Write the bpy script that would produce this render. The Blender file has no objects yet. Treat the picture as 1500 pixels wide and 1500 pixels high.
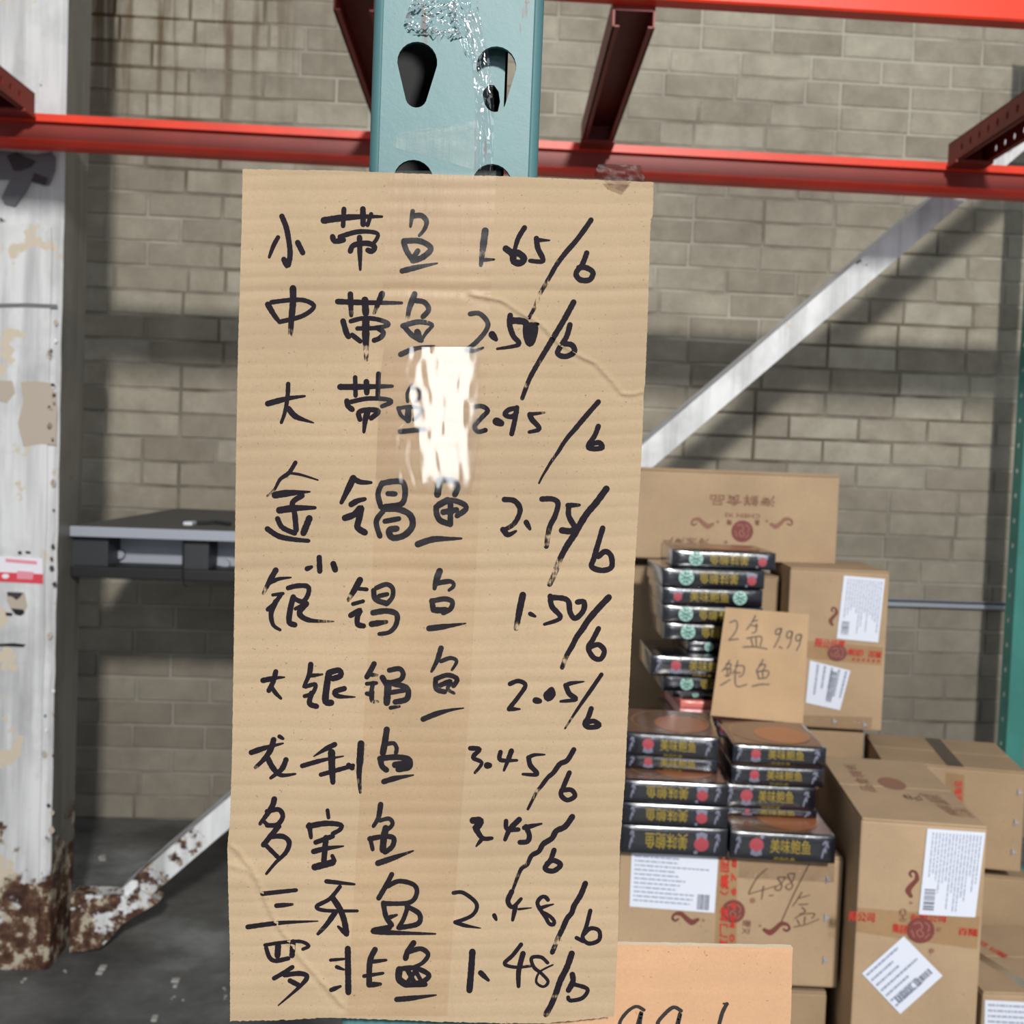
import bpy, bmesh, math, random
from mathutils import Vector, Matrix
from mathutils.geometry import tessellate_polygon
random.seed(7)
SC = bpy.context.scene
COL = SC.collection

# ------------------------------------------------------------------ camera
FPX = 1600.0; EYE = Vector((0, 0, 1.57))
YAW = math.radians(3.0); PITCH = math.radians(2.5); ROLL = math.radians(2.2)
Fv = Vector((math.sin(YAW)*math.cos(PITCH), math.cos(YAW)*math.cos(PITCH), -math.sin(PITCH)))
Hv = Fv.cross(Vector((0, 0, 1))).normalized(); Vv = Hv.cross(Fv)
Rv = Hv*math.cos(ROLL) + Vv*math.sin(ROLL); Uv = Vv*math.cos(ROLL) - Hv*math.sin(ROLL)
camd = bpy.data.cameras.new('camera'); cam = bpy.data.objects.new('camera', camd); COL.objects.link(cam)
m = Matrix((Rv, Uv, -Fv)).transposed().to_4x4(); m.translation = EYE; cam.matrix_world = m
camd.sensor_width = 36; camd.lens = 36*FPX/1500; camd.clip_start = .02
camd.dof.use_dof = True; camd.dof.focus_distance = .472; camd.dof.aperture_fstop = 24
SC.camera = cam
SC.view_settings.view_transform = 'Standard'; SC.view_settings.look = 'None'
SC.view_settings.gamma = 1; SC.view_settings.use_curve_mapping = False
SC.view_settings.exposure = -0.12
# ------------------------------------------------------------------ light
W = bpy.data.worlds.new('world'); SC.world = W; W.use_nodes = True
W.node_tree.nodes['Background'].inputs[0].default_value = (.86, .93, 1, 1)
W.node_tree.nodes['Background'].inputs[1].default_value = .36
def area(name, loc, target, sx, sy, power, col):
    l = bpy.data.lights.new(name, 'AREA'); l.shape = 'RECTANGLE'; l.size = sx; l.size_y = sy
    l.energy = power; l.color = col
    o = bpy.data.objects.new(name, l); COL.objects.link(o); o.location = loc
    o.rotation_euler = (Vector(target)-Vector(loc)).to_track_quat('-Z', 'Y').to_euler()
    return o
area('ceiling_lamp', (.72, -4.3, 4.22), (.2, 3.5, 1.2), .36, .36, 600, (1, .975, .93))
area('dock_doorway', (-.06, -7.5, 1.98), (-.06, 0, 1.7), 0.46, 1.15, 38, (.93, .97, 1))
area('added_sheen_light', (.9, -8.2, 4.05), (.6, 2, 1.2), 4.2, 1.1, 80, (.82, .90, 1))  # added light, no real window behind it; gives the gift boxes their sheen

def ray(px, py):
    return (Fv + Rv*((px-750)/FPX) + Uv*((750-py)/FPX))
def P(px, py, Y):
    d = ray(px, py); return EYE + d*(Y/d.y)
def PF(px, py, z=0.0):
    d = ray(px, py); return EYE + d*((z-EYE.z)/d.z)

# ------------------------------------------------------------------ materials
def mat(name, col=(.5, .5, .5), rough=.6, metal=0, **kw):
    m = bpy.data.materials.new(name); m.use_nodes = True
    b = m.node_tree.nodes['Principled BSDF']
    b.inputs['Base Color'].default_value = (*col, 1); b.inputs['Roughness'].default_value = rough
    b.inputs['Metallic'].default_value = metal
    for k, v in kw.items(): b.inputs[k.replace('_', ' ')].default_value = v
    return m
class G:
    """tiny node-graph helper"""
    def __init__(s, m): s.m = m; s.t = m.node_tree; s.b = s.t.nodes.get('Principled BSDF')
    def n(s, typ, **kw):
        x = s.t.nodes.new(typ)
        for k, v in kw.items(): setattr(x, k, v)
        return x
    def l(s, a, b): s.t.links.new(a, b)
    def pos(s, scale=(1, 1, 1), rot=(0, 0, 0), obj=False):
        mp = s.n('ShaderNodeMapping'); mp.inputs['Scale'].default_value = scale; mp.inputs['Rotation'].default_value = rot
        if obj: s.l(s.n('ShaderNodeTexCoord').outputs['Object'], mp.inputs[0])
        else: s.l(s.n('ShaderNodeNewGeometry').outputs['Position'], mp.inputs[0])
        return mp.outputs[0]
    def noise(s, vec, scale, detail=3, rough=.55, dist=0):
        x = s.n('ShaderNodeTexNoise'); s.l(vec, x.inputs['Vector'])
        x.inputs['Scale'].default_value = scale; x.inputs['Detail'].default_value = detail
        x.inputs['Roughness'].default_value = rough; x.inputs['Distortion'].default_value = dist
        return x.outputs['Fac']
    def ramp(s, fac, stops):
        x = s.n('ShaderNodeValToRGB'); s.l(fac, x.inputs[0]); e = x.color_ramp.elements
        while len(e) < len(stops): e.new(.5)
        for i, (p, c) in enumerate(stops):
            e[i].position = p; e[i].color = (*c, 1) if len(c) == 3 else c
        return x.outputs[0]
    def mr(s, v, a, b, c=0, d=1):
        x = s.n('ShaderNodeMapRange'); s.l(v, x.inputs[0])
        for i, k in enumerate((a, b, c, d)): x.inputs[i+1].default_value = k
        return x.outputs[0]
    def math(s, op, a, b=None):
        x = s.n('ShaderNodeMath', operation=op)
        for i, v in enumerate((a, b)):
            if v is None: continue
            if isinstance(v, (int, float)): x.inputs[i].default_value = v
            else: s.l(v, x.inputs[i])
        return x.outputs[0]
    def mix(s, f, a, b, mode='MIX'):
        x = s.n('ShaderNodeMix', data_type='RGBA', blend_type=mode)
        for i, v in ((0, f), (6, a), (7, b)):
            if isinstance(v, (int, float)): x.inputs[i].default_value = v
            elif isinstance(v, tuple): x.inputs[i].default_value = (*v, 1)
            else: s.l(v, x.inputs[i])
        return x.outputs[2]
    def sep(s, vec):
        x = s.n('ShaderNodeSeparateXYZ'); s.l(vec, x.inputs[0]); return x.outputs
    def bump(s, h, strength=.3, dist=.01):
        x = s.n('ShaderNodeBump'); s.l(h, x.inputs['Height']); x.inputs['Strength'].default_value = strength
        x.inputs['Distance'].default_value = dist; s.l(x.outputs[0], s.b.inputs['Normal'])
    def col(s, c): s.l(c, s.b.inputs['Base Color'])

def srgb(r, g, b):
    f = lambda c: (c/255/12.92) if c <= 10 else ((c/255+.055)/1.055)**2.4
    return (f(r), f(g), f(b))

def brick_mat(name, mortar=False):
    m = mat(name, rough=.9, Specular_IOR_Level=.2); g = G(m)
    p = g.pos()
    big = g.noise(p, 1.3, 4, .6); fine = g.noise(p, 60, 4, .7); med = g.noise(p, 9, 3)
    if mortar:
        c = g.ramp(big, [(.38, srgb(104, 96, 82)), (.56, srgb(192, 186, 172))])
    else:
        oi = g.n('ShaderNodeObjectInfo').outputs['Random']
        c = g.ramp(oi, [(0, srgb(164, 156, 140)), (.5, srgb(180, 172, 155)), (1, srgb(194, 187, 170))])
        c = g.mix(.55, c, g.ramp(med, [(.3, (.52, .5, .48)), (.7, (1, 1, 1))]), 'MULTIPLY')
    c = g.mix(.3, c, g.ramp(fine, [(.3, (.6, .6, .6)), (.7, (1.0, 1.0, 1.0))]), 'MULTIPLY')
    # soot towards parts of the wall, and brown water runs high on the left
    x, y, z = g.sep(p)
    soot = g.mr(g.noise(p, .8, 3), .45, .7, 0, .45)
    c = g.mix(soot, c, srgb(96, 86, 76))
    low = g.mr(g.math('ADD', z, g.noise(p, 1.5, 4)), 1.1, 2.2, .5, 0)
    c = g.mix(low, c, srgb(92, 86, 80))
    st = g.noise(g.pos((14, 1, .7)), 1.0, 4, .6)
    mask = g.math('MULTIPLY', g.mr(z, 2.55, 3.35, 0, 1), g.mr(x, -1.15, -.45, 1, 0))
    if mortar: f = g.math('MULTIPLY', mask, g.mr(st, .25, .5, .3, 1))
    else: f = g.math('MULTIPLY', mask, g.mr(st, .46, .58, 0, .85))
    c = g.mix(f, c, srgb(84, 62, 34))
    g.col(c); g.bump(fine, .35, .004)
    return m
M = {}
M['brick'] = brick_mat('painted_brick'); M['mortar'] = brick_mat('mortar', True)

m = mat('concrete_floor', rough=.62); g = G(m); p = g.pos()
c = g.ramp(g.noise(p, 1.6, 5, .6), [(.36, srgb(66, 66, 64)), (.52, srgb(104, 104, 102)), (.66, srgb(150, 152, 152))])
c = g.mix(.4, c, g.ramp(g.noise(p, 40, 4), [(.3, (.6, .6, .6)), (.7, (1, 1, 1))]), 'MULTIPLY')
g.col(c); g.bump(g.noise(p, 25, 4), .2, .01); M['floor'] = m

def chipped(name, base, z_rust=0.0, amt=.55, rsc=7, lim=.66):
    m = mat(name, rough=.45); g = G(m); p = g.pos(); x, y, z = g.sep(p)
    n = g.noise(p, 11, 6, .7); n2 = g.noise(p, 4, 5, .65); st = g.noise(g.pos((20, 20, 1.5)), 1, 4)
    c = g.ramp(st, [(.3, tuple(v*.62 for v in base)), (.55, base), (.8, tuple(min(1, v*1.12) for v in base))])
    c = g.mix(g.mr(g.noise(g.pos((3, 3, 2.2)), 1.3, 5, .7), .46, .72, 0, .6), c, tuple(v*.42 for v in base))
    cr = g.mr(n2, amt, amt+.02); c = g.mix(cr, c, srgb(196, 184, 164))
    ch = g.mr(n, .665, .69); c = g.mix(ch, c, srgb(52, 46, 40))
    h = g.mr(z, z_rust, z_rust+.62, .34, -.1)
    rs = g.mr(g.math('ADD', g.noise(p, rsc, 6, .65), h), lim-.04, lim)
    r = g.ramp(g.noise(p, 16, 5, .7), [(.3, srgb(34, 22, 17)), (.46, srgb(72, 46, 34)), (.54, srgb(104, 78, 60)), (.58, srgb(176, 166, 148))])
    c = g.mix(rs, c, r); g.col(c)
    g.bump(g.math('ADD', n, rs), .35, .006)
    return m
M['column'] = chipped('chipped_white_paint', srgb(208, 209, 210), .02, .58)
M['brace'] = chipped('white_steel_paint', srgb(224, 225, 227), .12, .66, 17, .78)
M['column_shade_side'] = chipped('chipped_shaded_side', srgb(116, 114, 107), .05, .66)  # darker base colour stands in for shade on the column's right face

def painted(name, col, rust, rough=.38, streak=.62):
    m = mat(name, rough=rough); g = G(m); p = g.pos()
    n = g.noise(p, 90, 5, .7); s2 = g.noise(g.pos((120, 120, 22)), 1, 4, .7); b = g.noise(p, 6, 4)
    c = g.ramp(b, [(.3, tuple(v*.82 for v in col)), (.7, tuple(min(1, v*1.08) for v in col))])
    c = g.mix(g.mr(s2, streak, streak+.05, 0, .85), c, rust)
    c = g.mix(g.mr(n, .66, .70, 0, .8), c, rust)
    g.col(c); g.bump(n, .08, .002)
    return m
M['teal'] = painted('teal_paint', srgb(66, 104, 108), srgb(74, 54, 46), .5, .625)
M['teal2'] = painted('teal_paint_far', srgb(70, 140, 130), srgb(60, 50, 46), .4, .7)
M['orange'] = painted('orange_red_paint', srgb(228, 56, 24), srgb(150, 40, 28), .42, .72)
M['darkred'] = painted('dark_red_paint', srgb(134, 40, 28), srgb(70, 26, 20), .5, .7)
M['galv'] = mat('grey_steel', srgb(158, 162, 172), .42, .2)
M['darksteel'] = mat('dark_steel', srgb(52, 54, 58), .5, .3)
M['blacksteel'] = mat('black_steel', srgb(24, 24, 26), .5, .2)
M['dust'] = mat('dusty_plate', srgb(80, 78, 72), .85)

def cardboard(name, col, fib=1.0, rib=None):
    m = mat(name, rough=.82, Specular_IOR_Level=.25); g = G(m); p = g.pos()
    sc = 1.0
    f = g.noise(p, 900*fib, 3, .7); b = g.noise(p, 14*fib**.5, 4, .55); sp = g.noise(p, 700*fib, 2, .5)
    c = g.ramp(b, [(.3, tuple(v*.88 for v in col)), (.7, tuple(v*1.06 for v in col))])
    c = g.mix(.35, c, g.ramp(f, [(.3, (.72, .70, .66)), (.7, (1.0, 1.0, 1.0))]), 'MULTIPLY')
    c = g.mix(g.mr(sp, .70, .74, 0, .6), c, tuple(v*.35 for v in col))
    if rib:
        r = g.noise(g.pos((1.5, 1, rib)), 1, 2); c = g.mix(g.mr(r, .4, .62, 0, .3), c, tuple(v*.72 for v in col))
    g.col(c); g.bump(f, .12, .0006 if fib > .5 else .002)
    return m
M['sign'] = cardboard('sign_cardboard', srgb(158, 138, 112), 1.0, 60)
M['sign_edge'] = cardboard('cardboard_edge', srgb(205, 190, 168), 1.0)
M['sign_orange'] = cardboard('orange_cardboard', srgb(184, 146, 114), .8, 70)
M['sign_small'] = cardboard('plain_cardboard', srgb(180, 151, 118), .4)
M['carton'] = cardboard('carton_board', srgb(172, 147, 118), .3)
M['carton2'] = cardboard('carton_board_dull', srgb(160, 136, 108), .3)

def ink(name, col, dry=True, scl=1):
    m = mat(name, col, .8, Specular_IOR_Level=.12); g = G(m)
    if dry:
        at = g.n('ShaderNodeAttribute', attribute_name='dry').outputs['Fac']
        p = g.pos((900, 1, 260)); n = g.noise(p, 1, 4, .7)
        rn = g.noise(g.pos((22, 1, 190)), 1, 2, .5)
        nn = g.math('ADD', g.math('MULTIPLY', n, .42), g.math('MULTIPLY', rn, .58))
        thr = g.mr(at, 0, 1, .10, .66)
        a = g.math('SUBTRACT', nn, thr); a = g.mr(a, -.05, .06, 0, 1)
        g.l(a, g.b.inputs['Alpha'])
    return m
M['ink'] = ink('black_marker', srgb(24, 20, 26))
M['ink_faint'] = mat('grey_pencil_marker', srgb(104, 86, 70), .7)
M['ink_faint2'] = mat('thin_brown_pen', srgb(92, 66, 50), .7)
M['ink_solid'] = mat('black_pen', srgb(34, 30, 30), .5)

def tape(name, tint, rough, gl, bumpscale=(60, 1, 8), bs=.3, dist=.002, alpha=None):
    m = bpy.data.materials.new(name); m.use_nodes = True; g = G(m); t = m.node_tree
    t.nodes.remove(g.b); out = t.nodes['Material Output']
    tr = g.n('ShaderNodeBsdfTransparent'); tr.inputs[0].default_value = (*tint, 1)
    go = g.n('ShaderNodeBsdfGlossy'); go.inputs['Roughness'].default_value = rough
    lw = g.n('ShaderNodeFresnel'); lw.inputs[0].default_value = gl
    nz = g.noise(g.pos(bumpscale), 1, 3, .6); bp = g.n('ShaderNodeBump'); g.l(nz, bp.inputs['Height'])
    bp.inputs['Strength'].default_value = bs; bp.inputs['Distance'].default_value = dist
    g.l(bp.outputs[0], go.inputs['Normal'])
    mx = g.n('ShaderNodeMixShader'); g.l(lw.outputs[0], mx.inputs[0]); g.l(tr.outputs[0], mx.inputs[1]); g.l(go.outputs[0], mx.inputs[2])
    g.l(mx.outputs[0], out.inputs[0])
    return m
M['tape_long'] = tape('clear_packing_tape', (.965, .955, .945), .4, 1.25, (200, 1, 20), .15)
M['tape_gloss'] = tape('shiny_clear_tape', (.97, .96, .96), .045, 1.5, (40, 1, 3), .028, .0012)
M['tape_crumple'] = tape('crumpled_clear_tape', (.93, .95, .96), .12, 1.5, (90, 90, 60), .5, .004)
M['tape_end'] = tape('tape_end', (.62, .54, .50), .4, 1.2, (100, 100, 100), .2, .002)
M['tape_brown'] = tape('brown_carton_tape', (.92, .88, .82), .22, 1.45, (30, 30, 30), .2)
M['film'] = tape('clear_film', (.88, .87, .86), .08, 1.6, (60, 60, 60), .6, .006)

def glossy(name, col, rough=.16):
    m = mat(name, col, rough, Specular_IOR_Level=.6); g = G(m)
    g.bump(g.noise(g.pos((30, 30, 60)), 1, 3), .25, .004); return m
M['gift'] = glossy('black_glossy_card', srgb(9, 12, 24), .24)
M['gift'].node_tree.nodes['Principled BSDF'].inputs['Coat Weight'].default_value = 1
M['gift'].node_tree.nodes['Principled BSDF'].inputs['Coat Roughness'].default_value = .12
M['gift'].node_tree.nodes['Principled BSDF'].inputs['Specular IOR Level'].default_value = .8
M['gift_top'] = glossy('brown_print', srgb(112, 84, 70), .2)
M['dish'] = glossy('orange_food_print', srgb(158, 96, 62), .25)
M['dishrim'] = glossy('tan_print', srgb(150, 112, 74), .25)
M['gold'] = mat('gold_print', srgb(146, 126, 42), .4)
M['redp'] = mat('red_print', srgb(156, 62, 72), .4)
M['pinkw'] = mat('pale_print', srgb(112, 114, 132), .35)
M['green'] = mat('pale_green_print', srgb(150, 190, 180), .35)
M['greend'] = mat('dark_green_print', srgb(60, 96, 84), .35)
M['pink'] = glossy('pink_card', srgb(216, 120, 112), .25)
M['pink2'] = glossy('pale_pink_card', srgb(232, 168, 168), .25)
M['label'] = mat('white_paper_label', srgb(208, 213, 226), .5)
M['labelink'] = mat('grey_label_print', srgb(140, 148, 170), .6)
M['barcode'] = mat('barcode_print', srgb(84, 90, 108), .6)
M['redtext'] = mat('red_tape_print', srgb(196, 48, 36), .5)
M['seal'] = mat('maroon_stamp', srgb(112, 52, 46), .6)
M['seal2'] = mat('maroon_light', srgb(150, 96, 82), .6)
M['brownprint'] = mat('brown_print_faint', srgb(136, 96, 76), .7)
M['stk_w'] = mat('sticker_white', srgb(222, 220, 228), .4)
M['stk_r'] = mat('sticker_red', srgb(206, 64, 78), .4)
M['stk_p'] = mat('sticker_pink', srgb(216, 140, 156), .4)
M['rag'] = mat('torn_dark_plastic', srgb(104, 104, 108), .5)
M['rag2'] = mat('torn_black_plastic', srgb(52, 46, 50), .5)
M['plate'] = mat('beige_patch', srgb(172, 160, 146), .7)
M['crumb'] = mat('plaster_crumb', srgb(158, 156, 150), .8)
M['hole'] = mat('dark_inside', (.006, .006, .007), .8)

# ------------------------------------------------------------------ mesh helpers
def link(name, me, m=None, parent=None, smooth=False):
    o = bpy.data.objects.new(name, me); COL.objects.link(o)
    if m is not None:
        for x in (m if isinstance(m, (list, tuple)) else [m]): me.materials.append(x)
    if parent is not None: o.parent = parent
    if smooth:
        for p in me.polygons: p.use_smooth = True
    return o
def mesh(vs, fs):
    me = bpy.data.meshes.new('mesh'); me.from_pydata([tuple(v) for v in vs], [], fs); me.update(); return me
class MB:
    def __init__(s): s.v = []; s.f = []; s.mi = []
    def add(s, vs, fs, mi=0):
        o = len(s.v); s.v += [tuple(v) for v in vs]; s.f += [tuple(i+o for i in f) for f in fs]; s.mi += [mi]*len(fs)
    def box(s, a, b, bev=0, mi=0):
        x0, y0, z0 = a; x1, y1, z1 = b
        if bev <= 0:
            s.add([(x0,y0,z0),(x1,y0,z0),(x1,y1,z0),(x0,y1,z0),(x0,y0,z1),(x1,y0,z1),(x1,y1,z1),(x0,y1,z1)],
                  [(0,3,2,1),(4,5,6,7),(0,1,5,4),(1,2,6,5),(2,3,7,6),(3,0,4,7)], mi); return
        bm = bmesh.new(); bmesh.ops.create_cube(bm, size=1)
        for v in bm.verts: v.co = Vector(((x0+x1)/2+v.co.x*(x1-x0), (y0+y1)/2+v.co.y*(y1-y0), (z0+z1)/2+v.co.z*(z1-z0)))
        bmesh.ops.bevel(bm, geom=bm.edges[:], offset=bev, segments=2, profile=.6, affect='EDGES')
        bm.verts.ensure_lookup_table()
        s.add([v.co[:] for v in bm.verts], [[v.index for v in f.verts] for f in bm.faces], mi); bm.free()
    def tube(s, pts, r, n=8, mi=0):
        rings = []
        for i, p in enumerate(pts):
            p = Vector(p); a = Vector(pts[max(0, i-1)]); b = Vector(pts[min(len(pts)-1, i+1)])
            t = (b-a).normalized(); u = t.orthogonal().normalized(); w = t.cross(u)
            rings.append([p+u*r*math.cos(6.2832*k/n)+w*r*math.sin(6.2832*k/n) for k in range(n)])
        vs = [v for q in rings for v in q]; fs = []
        for i in range(len(pts)-1):
            for k in range(n): fs.append((i*n+k, i*n+(k+1) % n, (i+1)*n+(k+1) % n, (i+1)*n+k))
        fs.append(tuple(range(n))[::-1]); fs.append(tuple((len(pts)-1)*n+k for k in range(n)))
        s.add(vs, fs, mi)
    def build(s, name, m, parent=None, smooth=False):
        me = mesh(s.v, s.f); o = link(name, me, m, parent, smooth)
        for p, i in zip(me.polygons, s.mi): p.material_index = i
        return o
def tag(o, label=None, cat=None, group=None, kind=None):
    if label: o['label'] = label
    if cat: o['category'] = cat
    if group: o['group'] = group
    if kind: o['kind'] = kind
    return o
def thing(name, label, cat, loc=(0, 0, 0), rz=0, group=None):
    o = bpy.data.objects.new(name, None); COL.objects.link(o); o.empty_display_size = .05
    o.location = loc; o.rotation_euler = (0, 0, rz); return tag(o, label, cat, group)
def prism(poly, f0, f1):
    """poly (2-D points), f0/f1 map a 2-D point to the two faces"""
    n = len(poly); vs = [f0(p) for p in poly]+[f1(p) for p in poly]
    tr = tessellate_polygon([[Vector((p[0], p[1], 0)) for p in poly]])
    fs = [tuple(t) for t in tr]+[tuple(i+n for i in t)[::-1] for t in tr]
    fs += [(i, (i+1) % n, n+(i+1) % n, n+i) for i in range(n)]
    return vs, fs
def holed(outer, holes, f0, f1):
    loops = [outer]+holes; flat = [p for l in loops for p in l]; n = len(flat)
    tr = tessellate_polygon([[Vector((p[0], p[1], 0)) for p in l] for l in loops])
    vs = [f0(p) for p in flat]+[f1(p) for p in flat]
    fs = [tuple(t) for t in tr]+[tuple(i+n for i in t)[::-1] for t in tr]
    o = 0
    for l in loops:
        k = len(l); fs += [(o+i, o+(i+1) % k, n+o+(i+1) % k, n+o+i) for i in range(k)]; o += k
    return vs, fs
_tc = {}
def textmesh(s):
    """flattened glyph outlines of a string in a 0..1 box"""
    if s in _tc: return _tc[s]
    cu = bpy.data.curves.new('text', 'FONT'); cu.body = s; cu.resolution_u = 2; cu.offset = .004
    o = bpy.data.objects.new('text', cu); COL.objects.link(o)
    dg = bpy.context.evaluated_depsgraph_get(); me = bpy.data.meshes.new_from_object(o.evaluated_get(dg))
    vs = [v.co.copy() for v in me.vertices]; fs = [tuple(p.vertices) for p in me.polygons]
    bpy.data.objects.remove(o); bpy.data.curves.remove(cu); bpy.data.meshes.remove(me)
    x0 = min(v.x for v in vs); x1 = max(v.x for v in vs); y0 = min(v.y for v in vs); y1 = max(v.y for v in vs)
    r = ([((v.x-x0)/(x1-x0), (v.y-y0)/(y1-y0)) for v in vs], fs); _tc[s] = r; return r
def bil(q, u, v):
    """q = TL,TR,BR,BL ; v runs down"""
    a = q[0].lerp(q[1], u); b = q[3].lerp(q[2], u); return a.lerp(b, v)
def catmull(pts, step=2.5):
    if len(pts) < 3:
        a, b = pts[0], pts[-1]; n = max(2, int(math.dist(a, b)/step)); return [(a[0]+(b[0]-a[0])*i/n, a[1]+(b[1]-a[1])*i/n) for i in range(n+1)]
    P_ = [pts[0]]+list(pts)+[pts[-1]]; out = []
    for i in range(1, len(P_)-2):
        p0, p1, p2, p3 = P_[i-1:i+3]; n = max(2, int(math.dist(p1, p2)/step))
        for k in range(n):
            t = k/n; r = []
            for j in (0, 1):
                r.append(.5*((2*p1[j])+(-p0[j]+p2[j])*t+(2*p0[j]-5*p1[j]+4*p2[j]-p3[j])*t*t+(-p0[j]+3*p1[j]-3*p2[j]+p3[j])*t**3))
            out.append(tuple(r))
    out.append(pts[-1]); return out
def ribbon(pts, w0, w1=None, step=2.5, wob=.0, square=False):
    """outline strip of a pen stroke: verts (2-D), faces, t along the stroke"""
    w1 = w0 if w1 is None else w1
    c = catmull(pts, step); n = len(c); vs = []; fs = []; ts = []
    for i, (x, y) in enumerate(c):
        a = c[max(0, i-1)]; b = c[min(n-1, i+1)]; dx, dy = b[0]-a[0], b[1]-a[1]; L = math.hypot(dx, dy) or 1
        t = i/(n-1); w = (w0+(w1-w0)*max(0, (t-.35)/.65))/2*(1+random.uniform(-wob, wob))
        vs += [(x-dy/L*w, y+dx/L*w), (x+dy/L*w, y-dx/L*w)]; ts += [t, t]
        if i: k = 2*i; fs.append((k-2, k-1, k+1, k))
    for e, sgn, w in ((0, -1, w0), (n-1, 1, w1)):
        a = c[max(0, e-1)] if e else c[0]; b = c[1] if e == 0 else c[e]; ang = math.atan2(b[1]-a[1], b[0]-a[0])+(math.pi if e == 0 else 0)
        o = len(vs); vs.append(c[e]); ts.append(e and 1.0 or 0.0); m_ = 6
        for k in range(m_+1):
            th = ang-math.pi/2+math.pi*k/m_; rr = w/2*(.95 if e else 1); vs.append((c[e][0]+rr*math.cos(th), c[e][1]+rr*math.sin(th))); ts.append(ts[o])
        for k in range(m_): fs.append((o, o+1+k, o+2+k))
    return vs, fs, ts
def proj(p):
    d = Vector(p)-EYE; z = d.dot(Fv); return 750+FPX*d.dot(Rv)/z, 750-FPX*d.dot(Uv)/z

# ================================================================== setting
fl = MB(); fl.box((-3.6, -9.0, -.1), (3.6, 4.9, 0)); floor = fl.build('floor', M['floor']); tag(floor, kind='structure')
WY = 4.66
wb = MB(); wb.box((-3.6, WY+.006, 0), (3.6, WY+.2, 4.3)); wall = wb.build('wall_back', M['mortar']); tag(wall, kind='structure')
BW, BH, J = .305, .1016, .011
variants = []
for k in range(6):
    r = random.Random(k); w = BW-J; h = BH-J; e = .004
    def jt(a=.0016): return r.uniform(-a, a)
    back = [(-w/2, .03, -h/2), (w/2, .03, -h/2), (w/2, .03, h/2), (-w/2, .03, h/2)]
    mid = [(x+jt(), .004, z+jt()) for x, _, z in back]
    fr = [(x*(1-2*e/w), jt(.001), z*(1-2*e/h)) for x, _, z in mid]
    vs = back+mid+fr; fs = []
    for a in (0, 4):
        for i in range(4): fs.append((a+i, a+(i+1) % 4, a+4+(i+1) % 4, a+4+i))
    fs.append((8, 9, 10, 11)); me = mesh(vs, fs); me.materials.append(M['brick']); variants.append(me)
slots = []
for c in range(42):
    z = .05+c*BH+.0; off = (c % 2)*.5*BW + random.choice((0, 0, 0, .02, -.015))
    x = -3.3+off
    while x < 3.3:
        sc = 1.0
        if random.random() < .045: sc = .5
        slots.append((x+BW*sc/2, z, sc, random.randrange(6))); x += BW*sc
def hidden(x, z):
    u, v = proj((x, WY, z))
    if u < 112 or u > 1520 or v < -20 or v > 1215: return True
    if 400 < u < 895 and v > 262: return True
    if 600 < u < 735: return True
    if 985 < u < 1260 and v > 715: return True
    if u > 1260 and v > 1090: return True
    return False
slots.sort(key=lambda s: (hidden(s[0], s[1]), abs(s[0])))
rest = MB()
for i, (x, z, sc, k) in enumerate(slots):
    rr = random.Random(i)
    dy = rr.uniform(-.0018, .0018); tilt = rr.uniform(-.006, .006)
    if i < 300:
        o = bpy.data.objects.new('brick', variants[k]); COL.objects.link(o); o.parent = wall
        o.location = (x, WY+dy, z+rr.uniform(-.001, .001)); o.rotation_euler = (0, tilt, 0); 
        if sc < 1: o.scale = ((BW*.5-J)/(BW-J), 1, 1)
    else:
        s = (BW*sc-J)/(BW-J); me = variants[k]
        rest.add([(x+v.co.x*s, WY+dy+v.co.y, z+v.co.z) for v in me.vertices], [tuple(p.vertices) for p in me.polygons])
o = rest.build('brick_course', M['brick'], wall); tag(o, kind='stuff')
# thin metal ledge on the right part of the wall
a = P(1296, 876, WY); b = P(1474, 887, WY)
lm = MB(); lm.box((a.x-.5, WY-.035, a.z-.014), (b.x, WY+.004, a.z), .003)
lm.box((a.x-.5, WY-.035, a.z-.03), (b.x, WY-.030, a.z-.002), 0)
tag(lm.build('wall_ledge', M['galv']), 'thin grey metal ledge screwed along the brick wall right of the stacked cartons', 'ledge')

# debris on the floor: one scatter
db = MB()
for (px, py, s) in ((392, 1424, .012), (705, 1440, .012), (145, 1423, .02), (256, 1440, .016), (330, 1450, .006), (329, 1462, .006), (148, 1256, .022), (96, 1424, .006), (225, 1492, .014), (254, 1462, .005), (34, 1438, .008), (270, 1465, .005)):
    p = PF(px, py)
    for k in range(2):
        x = p.x+random.uniform(-s, s); y = p.y+random.uniform(-s, s)*2
        s *= .75; db.box((x-s, y-s*.8, -.001), (x+s*random.uniform(.3, 1), y+s, s*.5), s*.2)
tag(db.build('floor_debris', M['crumb']), 'white paper and plaster crumbs scattered on the dark concrete floor', 'debris', kind='stuff')

# ================================================================== column
CY = 3.28
xr = P(84, 700, CY).x
xr_side = P(121, 700, CY+.2); dep = .21
col = thing('concrete_column', 'chipped white painted column with rusty brown foot at the left edge', 'column', (xr-.18, CY, 0))
def loc_of(o): return Vector(o.location)
cb = MB(); x0, x1 = -.19, .18
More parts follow.
